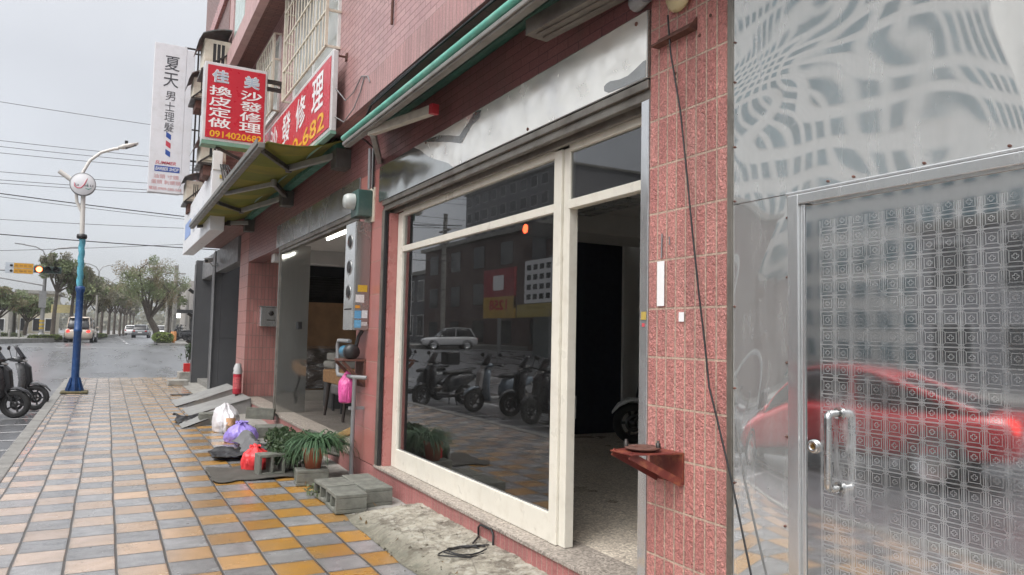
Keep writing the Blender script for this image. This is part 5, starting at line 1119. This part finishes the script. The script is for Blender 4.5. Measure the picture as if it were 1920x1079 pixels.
# ------------------------------------------------------------------ trees, hedges
def tree(name, label, x, y, H, crown, trunk_h, tr, n, ls, mats, seed, lean=0, group='street trees beyond the crossing', spread=1.0, gaps=.75):
    rn = random.Random(seed); z0 = gh(y); t = thing(name, label, 'tree', (x, y, z0), group)
    tb = MB(); top = Vector((x + lean, y, z0 + trunk_h)); tb.tube([(x, y, z0 - .1), (x + lean * .3, y + .05, z0 + trunk_h * .5), top], [tr * 1.25, tr, tr * .85], 10)
    cl = [MB() for _ in mats]; cz = z0 + H - crown[2]
    nl = 9
    for i in range(nl):
        a = i * 2.399 + rn.uniform(-.3, .3); rr = math.sqrt((i + .5) / nl) * spread; tz = cz + crown[2] * (rn.uniform(.0, .75) - .35 * rr)
        e_ = Vector((x + lean + crown[0] * rr * math.cos(a) * .85, y + crown[1] * rr * math.sin(a) * .85, tz))
        mid = top.lerp(e_, .5) + Vector((rn.uniform(-.2, .2), rn.uniform(-.2, .2), -.12 * rr * H * .3)); tb.tube([top - Vector((0, 0, .15)), mid, e_], [tr * .55, tr * .32, tr * .12], 7)
        for k in range(6):
            q = mid.lerp(e_, rn.uniform(.1, 1)) ; f_ = q + Vector((rn.uniform(-1, 1) * crown[0] * .42, rn.uniform(-1, 1) * crown[1] * .42, rn.uniform(-.15, .6) * crown[2] * .7)); tb.tube([q, q.lerp(f_, .55) + Vector((0, 0, .08)), f_], [tr * .16, tr * .1, tr * .04], 5)
            if rn.random() < gaps:
                rad = (crown[0] * rn.uniform(.18, .40), crown[1] * rn.uniform(.18, .40), crown[2] * rn.uniform(.14, .32))
                mi = 0 if len(mats) == 1 else (0 if rn.random() < .6 - .35 * (f_.z - cz) / crown[2] else 1)
                leaves(cl[mi], f_, rad, int(n / 40), ls, rn)
        for k in range(7):
            q = e_ + Vector((rn.uniform(-.5, .5) * crown[0] * .4, rn.uniform(-.5, .5) * crown[1] * .4, 0)); tb.tube([q, q + Vector((rn.uniform(-.25, .25), rn.uniform(-.25, .25), rn.uniform(.2, .5)) ) * (H * .14)], [tr * .06, tr * .03], 4)
    tb.build('trunk', M['bark'], t)
    for c_, mt in zip(cl, mats):
        if c_.v: c_.build('crown', mt, t, fixn=False)
    return t
tree('street_tree', 'large spreading green and brown tree right of the road, over the clipped hedge', 1.15, 63, 7.2, (2.25, 2.3, 2.6), 1.9, .24, 11000, .062, [M['leaf_tree'], M['leaf_autumn']], 3, -.75, None, 1.1, .9)
tree('street_tree', 'tall slim tree on the median directly left of the blue lamp post', -5.75, 62, 6.5, (1.2, 1.3, 1.5), 3.6, .13, 4200, .10, [M['leaf_tree'], M['leaf_grey']], 5, .15)
tree('street_tree', 'tall slim tree on the median partly behind the blue lamp post', -4.75, 63.5, 6.3, (1.1, 1.3, 1.6), 3.3, .12, 4000, .10, [M['leaf_tree'], M['leaf_grey']], 9, .1)
for i, (x, y, H) in enumerate(((-4.2, 76, 6.4), (-3.3, 82, 6.0), (-2.9, 89, 6.6), (-2.2, 96, 6.6), (-1.6, 103, 6.9), (-.9, 110, 7.0), (-.3, 119, 7.2), (.2, 129, 7.4), (1.0, 142, 7.6), (2.0, 160, 8.0))):
    tree('street_tree', 'grey brown median tree, number %s back along the avenue behind the van' % ['one', 'two', 'three', 'four', 'five', 'six', 'seven', 'eight', 'nine', 'ten'][i], x, y, H, (1.6, 2.2, 1.9), H * .42, .14, 2000, .15, [M['leaf_grey'], M['leaf_autumn']] if i % 3 else [M['leaf_tree'], M['leaf_grey']], 20 + i, .05)
for i, (x, y, H, r, lab) in enumerate(((-10.2, 70, 4.4, 2.0, 'low broad tree at the far left edge over the green light'), (-8.4, 74, 4.0, 1.8, 'low broad tree left of the traffic signal pole'), (-11.6, 80, 5.0, 2.4, 'low tree behind the others at the far left'))):
    tree('street_tree', lab, x, y, H, (r, r, 1.2), 1.5, .14, 3600, .11, [M['leaf_tree'], M['leaf_autumn']], 50 + i, .2)
for i, (x, y, H) in enumerate(((2.6, 76, 6.0), (3.4, 88, 6.2), (4.6, 101, 6.5), (6.0, 116, 7.0))):
    tree('street_tree', 'tree on the right pavement behind the big spreading tree, %s in line' % ['first', 'second', 'third', 'fourth'][i], x, y, H, (1.5, 1.8, 1.8), 2.2, .13, 2200, .13, [M['leaf_grey'], M['leaf_tree']], 70 + i)
def hedge(label, poly, h, mat, seed, n):
    rn = random.Random(seed); (x0, y0), (x1, y1), w = poly; z0 = gh(y0) + .1; t = thing('hedge', label, 'hedge', ((x0 + x1) / 2, (y0 + y1) / 2, z0)); m = MB(); k = 26
    for i in range(k):
        f = (i + .5) / k; leaves(m, (x0 + (x1 - x0) * f, y0 + (y1 - y0) * f, z0 + h / 2), (max(w / 2, abs(x1 - x0) / k), max(w / 2, abs(y1 - y0) / k), h / 2), n, .055, rn)
    m.build('leaves', mat, t, fixn=False)
    m = MB(); m.beam((x0, y0, z0 + h * .45), (x1, y1, z0 + h * .45), w * .7, h * .75); m.build('branches', pbr('hedge_twigs_%d' % seed, (.035, .04, .02), .9), t)
hedge('clipped bright green hedge at the foot of the big spreading tree', ((.85, 52.3), (.95, 57), 1.25), .75, M['leaf_hedge'], 1, 260)
hedge('low yellow green hedge on the median beside the cream van', ((-6.6, 56.2), (-5.2, 60.2), .5), .42, M['leaf_hedge'], 2, 90)
hedge('low hedge on the median to the right of the cream van', ((-3.7, 73.2), (-2.5, 80), .6), .45, M['leaf_hedge'], 3, 80)
hedge('dark low hedge at the far left behind the bollards', ((-11.4, 62), (-7.6, 62), .6), .5, M['leaf_tree'], 4, 80)
m = MB(); rn = random.Random(99)
for i in range(330):
    x = rn.uniform(-70, 130); y = 330 + rn.uniform(-20, 40); hz = rn.uniform(5, 11); leaves(m, (x, y, hz * .6), (4.5, 4.5, hz * .6), 26, 1.0, rn)
for i in range(90):
    x = rn.uniform(-34, -14); y = rn.uniform(96, 120); leaves(m, (x, y, 2.4 + rn.uniform(-1.5, 2.2)), (1.8, 1.8, 1.6), 30, .35, rn)
tag(m.build('far_wood', M['leaf_grey'], fixn=False), kind='stuff')
m = MB(); m.grid(60, 6, lambda u, v: (-700 + 1500 * u, 900 + 300 * v, -5 + (26 + 14 * noise.noise(Vector((u * 9, 0, 2)))) * math.sin(v * math.pi) )); structure('hill', m, pbr('hazy_hill', (.07, .09, .07), .9, vs=.02))

# ------------------------------------------------------------------ lamp post with twisted sea green shaft and round emblem
lp = thing('street_lamp', 'blue and turquoise lamp post with a round white emblem, on the pavement corner', 'street lamp', (-2.95, 19.9, 0))
Y0 = 19.9
BLUE = pbr('blue_post_paint', (.012, .055, .18), .4, .1, var=.25, vs=7, stain=(.07, .115, .20), sts=14, stf=.6); TQ = pbr('turquoise_post', (.09, .33, .42), .4, .1, var=.2, vs=5); WP = pbr('white_post', (.62, .60, .56), .4, var=.08)
m = MB(); m.prism([(-3.24, 19.64), (-2.68, 19.64), (-2.68, 20.2), (-3.24, 20.2)], .0, .055, 'z'); m.build('base', pbr('mossy_plinth', (.10, .085, .04), .9, var=.4, vs=12, bump=.6), lp, bevel=.03)
m = MB(); m.lathe([(.115, .055), (.11, .12), (.088, .34), (.082, .38), (.080, 1.40), (.088, 1.41), (.088, 1.47), (.078, 1.48), (.076, 2.3), (.09, 2.34), (.1, 2.38), (.1, 2.44), (.07, 2.46)], (-2.96, Y0, 0), 24); m.build('lower_shaft', BLUE, lp)
m = MB()
for k in range(8): a = k * math.pi / 4; m.beam((-2.96 + .17 * math.cos(a), Y0 + .17 * math.sin(a), .06), (-2.96 + .078 * math.cos(a), Y0 + .078 * math.sin(a), .36), .012, .05)
m.build('base_fin', BLUE, lp)
m = MB()
def twist(u, v):
    a = u * 2 * math.pi; r = .062 + .010 * math.cos(3 * (a + v * 9)); return (-2.98 + r * math.cos(a), Y0 + r * math.sin(a), 2.44 + 1.12 * v)
m.grid(36, 50, twist); m.build('twisted_shaft', TQ, lp)
m = MB(); m.lathe([(.065, 3.55), (.10, 3.56), (.11, 3.60), (.10, 3.66), (.05, 3.67)], (-2.99, Y0, 0), 20); m.build('collar', M['black'], lp)
m = MB(); m.tube([(-2.99, Y0, 3.65), (-3.02, Y0, 4.85)], .05, 14); m.tube([(-3.03, Y0, 4.2), (-3.13, Y0, 4.4), (-3.16, Y0, 4.62), (-3.12, Y0 + .04, 4.85), (-3.06, Y0 + .06, 5.1), (-2.92, Y0 + .06, 5.42), (-2.7, Y0 + .05, 5.64), (-2.44, Y0, 5.75), (-2.34, Y0, 5.77)], .035, 10); m.tube([(-3.04, Y0 + .03, 4.75), (-3.52, Y0 + .03, 5.09)], .055, 10); m.build('upper_shaft', WP, lp)
em = MB(); em.lathe([(0, -.075), (.245, -.075), (.262, -.06), (.262, .03), (0, .03)], (-3.03, Y0 - .09, 4.81), 36, 'y'); emo = em.build('emblem_disc', pbr('emblem_white', (.70, .71, .73), .35, var=.05), lp)
em = MB(); em.lathe([(.252, -.078), (.266, -.076), (.268, -.06), (.268, .032)], (-3.03, Y0 - .09, 4.81), 36, 'y'); em.build('emblem_rim', M['grey_plastic'], emo)
ye = Y0 - .168
m = MB(); m.tube([(-3.20, ye, 4.83), (-3.19, ye, 4.75), (-3.13, ye, 4.71), (-3.06, ye, 4.72), (-3.0, ye, 4.80), (-2.96, ye, 4.90), (-2.94, ye, 4.95)], [.006, .010, .012, .012, .011, .009, .004], 8); m.build('pink_swoosh', pbr('emblem_pink', (.62, .12, .16), .4), emo)
m = MB(); m.tube([(-2.98, ye, 4.72), (-2.91, ye, 4.70), (-2.85, ye, 4.73)], [.006, .012, .005], 8); m.tube([(-2.94, ye, 4.76), (-2.93, ye, 4.83)], .008, 8); m.build('green_swoosh', pbr('emblem_green', (.10, .30, .26), .4), emo)
ED_ = pbr('emblem_dark', (.06, .07, .09), .4)
for q_ in (('La', (-3.14, ye, 4.79), .07, .06, .01), ('hu', (-2.96, ye, 4.785), .09, .055, .01), ('LI', (-2.85, ye, 4.785), .06, .05, .01)): lettering('emblem_text', [q_], ED_, emo, (1, 0, 0), (0, 0, 1), .003)
m = MB(); m.loft([(-2.36, 5.79, .05, .03, 2.4), (-2.25, 5.83, .10, .055, 3), (-2.1, 5.88, .11, .05, 3), (-1.93, 5.95, .06, .03, 2.4)], 14); m.v = [(x, y + Y0, z) for x, y, z in m.v]; hd = m.build('lamp_head', WP, lp)
m = MB(); m.box(-2.22, -2.15, Y0 - .035, Y0 + .035, 5.88, 5.98); m.build('photocell', M['black'], hd)
m = MB(); m.loft([(-2.2, 5.79, .07, .012, 2.4), (-1.97, 5.90, .06, .012, 2.4)], 12); m.v = [(x, y + Y0, z) for x, y, z in m.v]; m.build('lens', M['smoked'], hd)

# ------------------------------------------------------------------ traffic signal, lane sign, poles, wires
GP = pbr('galvanised_pole', (.30, .30, .30), .45, .4, var=.15)
ts = thing('traffic_signal', 'horizontal traffic signal showing red on a long mast arm', 'traffic light', (-14, 48, gh(48)))
m = MB(); m.tube([(-14, 48, gh(48)), (-14, 48, 5.0)], [.14, .1], 12); m.tube([(-14, 48, 4.6), (-9, 48, 4.52), (-4.75, 48, 4.46)], [.07, .05, .035], 10); m.build('mast', GP, ts)
m = MB(); m.box(-6.0, -4.72, 47.78, 47.95, 4.44, 4.80); hs_ = m.build('housing', pbr('dark_green_housing', (.02, .045, .035), .5), ts, bevel=.03)
RL = emit('red_signal', (1.0, .10, .035), 14)
for x, mt, nm in ((-5.76, RL, 'red_lamp'), (-5.36, M['black'], 'amber_lamp'), (-4.96, M['black'], 'green_lamp')):
    m = MB(); m.lathe([(0, 47.765), (.14, 47.765), (.14, 47.78)], (x, 0, 4.62), 20, 'y'); m.build(nm, mt, hs_)
    m = MB(); m.grid(12, 2, lambda u, v: (x + .165 * math.cos(-.3 + u * 3.74), 47.78 - .26 * v, 4.62 + .165 * math.sin(-.3 + u * 3.74))); m.build('visor', M['black'], hs_, solid=.008)
ls = thing('lane_sign', 'orange and grey lane direction board on the mast arm, left of the red light', 'sign', (-6.7, 47.9, 4.3))
m = MB(); m.box(-7.3, -6.02, 47.84, 47.88, 4.34, 4.92); m.build('board', pbr('lane_sign_back', (.50, .54, .58), .4), ls)
for z in (4.35, 4.64):
    m = MB(); m.box(-6.92, -6.04, 47.828, 47.838, z, z + .26); m.build('orange_panel', pbr('orange_panel_%d' % int(z * 100), (.60, .30, .02), .4), ls)
    m = MB(); m.lathe([(0, 47.82), (.07, 47.82), (.07, 47.838)], (-7.03, 0, z + .13), 16, 'y'); m.build('round_mark', M['smoked'], ls)
m = MB()
for z in (4.43, 4.72):
    for k in range(4): m.box(-6.86 + k * .2, -6.74 + k * .2 + (.03 if k % 2 else 0), 47.822, 47.828, z, z + .09)
m.build('worn_marks', pbr('worn_brown_marks', (.40, .19, .03), .4), ls)
sp2 = thing('signal_pole', 'grey steel pole with yellow foot bands and twin street lamps on the median', 'street lamp', (-6.5, 64, gh(64)))
m = MB(); m.tube([(-6.55, 64, gh(64)), (-6.5, 64, 6.6)], [.16, .10], 12); m.lathe([(.34, .5), (.22, 1.0), (.18, 1.1)], (-6.55, 64, 0), 14); m.box(-6.8, -6.35, 63.8, 64.0, 2.9, 4.1); m.build('shaft', GP, sp2)
for sx in (-1, 1):
    m = MB(); m.tube([(-6.48, 64, 6.5), (-6.48 + sx * .25, 64, 7.05), (-6.48 + sx * .7, 64, 7.3), (-6.48 + sx * 1.5, 64, 7.42)], .045, 8); m.beam((-6.48 + sx * 1.4, 64, 7.42), (-6.48 + sx * 2.0, 64, 7.46), .16, .07); m.build('lamp_arm', GP, sp2)
for k in range(3):
    m = MB(); m.tube([(-6.54, 64, 1.35 + k * .26), (-6.54, 64, 1.48 + k * .26)], .17, 12); m.build('yellow_band', pbr('yellow_band_%d' % k, (.5, .33, .03), .5), sp2)
m = MB(); m.tube([(-6.5, 63.9, 4.5), (-9, 63.9, 4.9), (-12, 63.9, 5.3)], .05, 8); m.build('side_arm', GP, sp2)
m = MB(); m.box(-6.0, -4.35, 63.6, 63.66, 2.55, 3.15); m.build('sign_plate', pbr('pale_yellow_plate', (.58, .50, .26), .5), sp2)
for i, (x, y, h) in enumerate(((-3.4, 92, 7.6), (-2.1, 118, 7.8))):
    t = thing('twin_street_lamp', 'twin armed street lamp above the median trees, %s' % ('nearer of the two' if i == 0 else 'further of the two'), 'street lamp', (x, y, gh(y)), 'twin street lamps on the median')
    m = MB(); m.tube([(x, y, gh(y)), (x, y, h)], [.12, .07], 10); m.build('shaft', GP, t)
    for sx in (-1, 1):
        m = MB(); m.tube([(x, y, h), (x + sx * .3, y, h + .5), (x + sx * .9, y, h + .75), (x + sx * 2.0, y, h + .9)], .05, 8); m.build('lamp_arm', GP, t)
for i, (x, y, h, r, lab) in enumerate(((2.36, 66, 6.7, .16, 'tall grey concrete utility pole right of the big tree'), (2.05, 70, 4.6, .10, 'slim pale pole between the big tree and the utility pole'), (3.6, 90, 6.2, .14, 'far utility pole on the right pavement'), (-9.4, 88, 4.0, .12, 'plain pole on the far left pavement'), (-3.2, 70, 4.2, .08, 'thin pole standing right of the cream van'))):
    m = MB(); m.tube([(x, y, gh(y)), (x, y, h)], [r * 1.2, r], 10)
    if i == 0: m.box(x - .7, x + .7, y - .05, y + .05, h - .7, h - .6); m.box(x - .45, x - .12, y - .2, y + .1, h - 2.6, h - 2.0)
    tag(m.build('utility_pole', M['concrete']), lab, 'pole')
# overhead wires crossing the street between two poles out of view
wa = ((11.72, 11.30), (9.72, 9.98), (9.45, 9.78), (9.15, 9.58), (8.25, 8.84), (7.85, 8.57), (7.7, 8.47), (8.0, 6.95), (7.85, 6.84), (6.15, 6.78), (5.85, 5.58), (4.0, 6.4))
for i, (za, zb) in enumerate(wa):
    r = .012 if i not in (7, 10) else .024
    p = []
    for k in range(25):
        t = k / 24; p.append((-16 + 22 * t, 40 + .15 * i, za + (zb - za) * t - .5 * math.sin(math.pi * t) * .35 + .17))
    m = MB(); m.tube(p, r, 5, cap=False); tag(m.build('overhead_wire', M['black'] if i in (7, 10) else M['dark_metal']), 'overhead wire crossing the sky, %s from the top' % ['first', 'second', 'third', 'fourth', 'fifth', 'sixth', 'seventh', 'eighth', 'ninth', 'tenth', 'eleventh', 'lowest'][i], 'wire', 'overhead wires across the street')
# ------------------------------------------------------------------ far left frontage, right pavement clutter
def house(name, label, x0, x1, y0, y1, h, mat, seed, face='-y', rows=2, cols=3, roof=None, wmat=None, group=None, frm=None, ws_=.22):
    t = thing(name, label, 'building', ((x0 + x1) / 2, (y0 + y1) / 2, gh(y0)), group); z0 = gh(y0)
    m = MB(); m.box(x0, x1, y0, y1, z0 - .5, z0 + h); m.build('wall', mat, t)
    fh = h / rows; nwin = 0; rest = [MB(), MB()]
    for r_ in range(rows):
        for c_ in range(cols):
            if face == '-y':
                a = x0 + (x1 - x0) * (c_ + ws_) / cols; b = x0 + (x1 - x0) * (c_ + 1 - ws_) / cols; bx = (a, b, y0 - .06, y0 - .004); fr = (a - .08, b + .08, y0 - .04, y0 - .002)
            else:
                a = y0 + (y1 - y0) * (c_ + ws_) / cols; b = y0 + (y1 - y0) * (c_ + 1 - ws_) / cols; bx = (x1 + .004, x1 + .06, a, b); fr = (x1 + .002, x1 + .04, a - .08, b + .08)
            za = z0 + fh * (r_ + .25); zb = z0 + fh * (r_ + .82)
            nwin += 1
            if nwin > 95: rest[0].box(fr[0], fr[1], fr[2], fr[3], za - .08, zb + .08); rest[1].box(*bx, za, zb); continue
            m = MB(); m.box(fr[0], fr[1], fr[2], fr[3], za - .08, zb + .08); f_ = m.build('window', frm or M['white_plastic'], t); m = MB(); m.box(*bx, za, zb); m.build('pane', wmat or M['smoked'], f_)
    if rest[0].v:
        w_ = tag(rest[0].build('windows', frm or M['white_plastic'], t), kind='stuff'); tag(rest[1].build('panes', wmat or M['smoked'], w_), kind='stuff')
    if roof:
        m = MB(); m.box(x0 - .4, x1 + .4, y0 - .4, y1 + .4, z0 + h, z0 + h + .35); m.build('roof', roof, t)
    return t
house('small_house', 'low pale house behind the trees at the far left', -16, -11.3, 92, 100, 4.2, pbr('pale_render', (.50, .48, .43), .8), 1, roof=M['concrete'])
house('small_house', 'low cream house with a grey roof left of the signal pole', -10.8, -7.4, 96, 104, 4.6, pbr('cream_render', (.55, .50, .38), .8), 2, roof=M['concrete'])
house('small_house', 'dark shopfront house far left beyond the median', -20, -16.5, 90, 98, 3.4, pbr('grey_render', (.22, .22, .23), .8), 3, roof=M['concrete'])
for i in range(9):
    m = MB(); x = -11.5 + i * .52; y = 57.6; m.lathe([(.07, gh(y) + .28), (.06, gh(y) + .75), (.03, gh(y) + .8), (0, gh(y) + .8)], (x, y, 0), 8)
    tag(m.build('bollard', M['concrete']), 'low concrete bollard in the row on the median at the far left', 'bollard', 'bollards on the median')
gl = thing('green_signal', 'small green pedestrian signal at the far left edge', 'traffic light', (-10.6, 72, .5))
m = MB(); m.tube([(-10.6, 72, .5), (-10.6, 72, 3.2)], .06, 8); m.build('pole', GP, gl); m = MB(); m.box(-10.85, -10.4, 71.9, 72.1, 2.1, 3.1); m.build('housing', M['black'], gl)
m = MB(); m.lathe([(0, 71.88), (.17, 71.88), (.17, 71.9)], (-10.62, 0, 2.35), 14, 'y'); m.build('lamp', emit('green_lamp', (.05, 1.0, .35), 4), gl)
m = MB(); m.box(-10.9, -9.6, 72.2, 72.26, 3.2, 4.2); tag(m.build('direction_sign', pbr('teal_sign', (.12, .30, .34), .5)), 'teal direction sign at the far left edge above the green light', 'sign')
shp = thing('far_shop', 'far shop with a dark awning and small lit sign on the right pavement', 'building', (6, 74, .5))
m = MB(); m.box(4.2, 14, 74, 84, .4, 6.0); m.build('wall', pbr('far_shop_wall', (.33, .31, .29), .8), shp)
m = MB(); m.box(2.9, 5.4, 72.2, 74, 3.0, 3.3); m.build('awning', M['black'], shp); m = MB(); m.box(2.75, 3.3, 72.0, 72.1, 2.55, 2.95); m.build('lit_sign', emit('lit_white_sign', (1, .98, .92), 2.2), shp)
m = MB(); m.box(4.3, 7, 73.9, 74, .6, 2.7); m.build('shopfront', M['dark_int'], shp)
for i, (x, y, rz) in enumerate(((2.7, 62.5, 20), (3.1, 64.4, -15), (2.75, 67.0, 10), (3.5, 69, 30))):
    dup(sB if i % 2 else sA, (x, y, gh(y) + .14), R(180 + rz), 'tiny scooter parked on the far right pavement, %s from the front' % ['first', 'second', 'third', 'fourth'][i])
for i, (x, y) in enumerate(((1.55, 54.2), (1.75, 58.8), (2.2, 61.8))):
    m = MB(); m.lathe([(.09, gh(y) + .12), (.08, gh(y) + .85), (.0, gh(y) + .9)], (x, y, 0), 10); tag(m.build('marker_post', pbr('orange_post_%d' % i, (.40, .17, .05), .6)), 'short orange marker post near the clipped hedge, %s' % ['nearest', 'middle one', 'furthest'][i], 'bollard', 'orange marker posts')
# ------------------------------------------------------------------ the other side of the street (behind the camera, mirrored in glass and steel)
BRK = tiles('old_brown_brick', .24, .07, .5, (.085, .05, .045), (.12, .07, .06), (.10, .08, .07), .006, rough=.7, dirtf=.5)
house('brick_building', 'old dark brick three storey building across the street, mirrored in the shop window', -38, -26, 36, 72, 9.8, BRK, 5, '+x', 3, 7, roof=M['concrete'], frm=BRK, ws_=.3)
house('grey_block', 'dark grey block across the street beside the brick building', -40, -27, 74, 90, 7.5, pbr('dark_block_wall', (.10, .10, .11), .8), 6, '+x', 2, 5, roof=M['concrete'])
house('tower_block', 'distant pale tower block, mirrored high in the shop window', -80, -60, 100, 136, 29, pbr('tower_wall', (.20, .20, .21), .7), 7, '+x', 9, 10, roof=M['concrete'])
house('apartment_tower', 'white apartment tower with blue green windows, mirrored wavy in the stainless wall', -60, -42, 22, 50, 44, pbr('white_tower_tile', (.80, .79, .75), .6), 8, '+x', 20, 20, roof=M['concrete'], wmat=pbr('blue_green_pane', (.13, .22, .25), .15, var=.4, vs=.4))
house('corner_shop', 'long grey low block across the street opposite the stainless door', -36, -28, -6, 20, 6.5, pbr('grey_long_block', (.30, .30, .31), .8), 9, '+x', 2, 8, roof=M['concrete'])
ob_ = thing('office_block', 'plain grey windowless office gable across the street, mirrored at the right of the steel wall', 'building', (-52, 13, -.1))
m = MB(); m.box(-58, -47, 7, 20.5, -.5, 25); m.build('wall', pbr('plain_grey_render', (.58, .585, .59), .8, var=.06, vs=.2), ob_); m = MB(); m.box(-58.3, -46.7, 6.7, 20.8, 25, 25.5); m.build('roof', M['concrete'], ob_)
bb = thing('billboard', 'red and yellow price billboard across the street, mirrored in the shop window', 'billboard', (-18, 40, .2))
m = MB(); m.box(-18.15, -18, 38, 42, 3.2, 5.6); m.build('red_panel', pbr('faded_red_panel', (.30, .035, .045), .5, var=.3, vs=2), bb); m = MB(); m.box(-18.15, -17.995, 38, 42, 2.6, 3.9); m.build('yellow_panel', pbr('faded_yellow_panel', (.45, .28, .05), .5, var=.3, vs=2), bb); m = MB(); m.box(-18.0, -17.99, 39.3, 40.7, 4.3, 5.2); m.build('white_figures', WHT, bb)
lettering('price', [('1258', (-17.99, 40.0, 3.4), 2.4, .62, .03)], RED, bb, (0, 1, 0), (0, 0, 1), .004)
m = MB(); m.tube([(-18.1, 40, .0), (-18.1, 40, 2.6)], .12, 8); m.build('post', GP, bb)
wb_ = thing('white_signboard', 'white signboard with dark rows over a yellow strip, next to the billboard across the street', 'sign', (-18, 35, .2))
m = MB(); m.box(-18.15, -18, 33, 36.8, 3.4, 5.8); m.build('board', WHT, wb_); m = MB(); m.box(-18.15, -17.99, 33, 37.6, 2.6, 3.35); m.build('yellow_strip', pbr('dull_yellow', (.42, .33, .10), .5), wb_); m = MB(); m.tube([(-18.1, 34, .0), (-18.1, 34, 3)], .12, 8); m.build('post', GP, wb_)
m = MB()
for r_ in range(4):
    for k in range(5): m.box(-17.998, -17.99, 33.3 + k * .7, 33.75 + k * .7, 3.6 + r_ * .55, 3.9 + r_ * .55)
m.build('dark_rows', M['smoked'], wb_)
ks = thing('glass_kiosk', 'tall round topped grey kiosk across the street behind the scooters', 'kiosk', (-20.5, 37, .2))
m = MB(); m.prism([(34, 0), (40, 0), (40, 4.6)] + [(37 + 3 * math.cos(a), 4.6 + 2.0 * math.sin(a)) for a in [math.pi * q / 12 for q in range(1, 12)]] + [(34, 4.6)], -23, -20.5, 'x'); m.build('shell', pbr('kiosk_grey', (.16, .18, .18), .3), ks)
t2 = thing('street_signal', 'street signal with red lights across the road, mirrored in the shop window', 'traffic light', (-17, 21, -.1))
m = MB(); m.tube([(-17, 21, -.15), (-17, 21, 5.4)], .11, 10); m.tube([(-17, 21, 5.1), (-9.3, 20.9, 5.05)], .05, 8); m.build('mast', GP, t2); m = MB(); m.box(-10.2, -9.0, 20.6, 21, 4.75, 5.2); m.build('housing', M['black'], t2)
m = MB(); m.lathe([(0, .205), (.15, .205), (.15, .19)], (-9.19, 20.8, 4.98), 16, 'x'); m.build('red_lamp', RL, t2)
m = MB(); m.tube([(-20.2, 53.6, -.1), (-20.2, 53.6, 11)], .18, 10); m.box(-20.3, -20.1, 52.6, 54.6, 9.6, 9.7); m.box(-20.3, -20.1, 52.8, 54.4, 8.6, 8.7); tag(m.build('utility_pole', M['concrete']), 'tall utility pole with crossarms across the street, mirrored in the shop window', 'pole')

# ------------------------------------------------------------------ damp air
m = MB(); m.box(-330, 330, -240, 640, -3.5, 62)
hz = NG('damp_haze'); pv = hz.n('ShaderNodeVolumePrincipled'); pv.inputs['Color'].default_value = (.93, .95, .98, 1); pv.inputs['Density'].default_value = .0006; pv.inputs['Anisotropy'].default_value = .2
hz.l(pv.outputs[0], hz.out.inputs['Volume']); tag(m.build('haze', hz.m), kind='stuff')
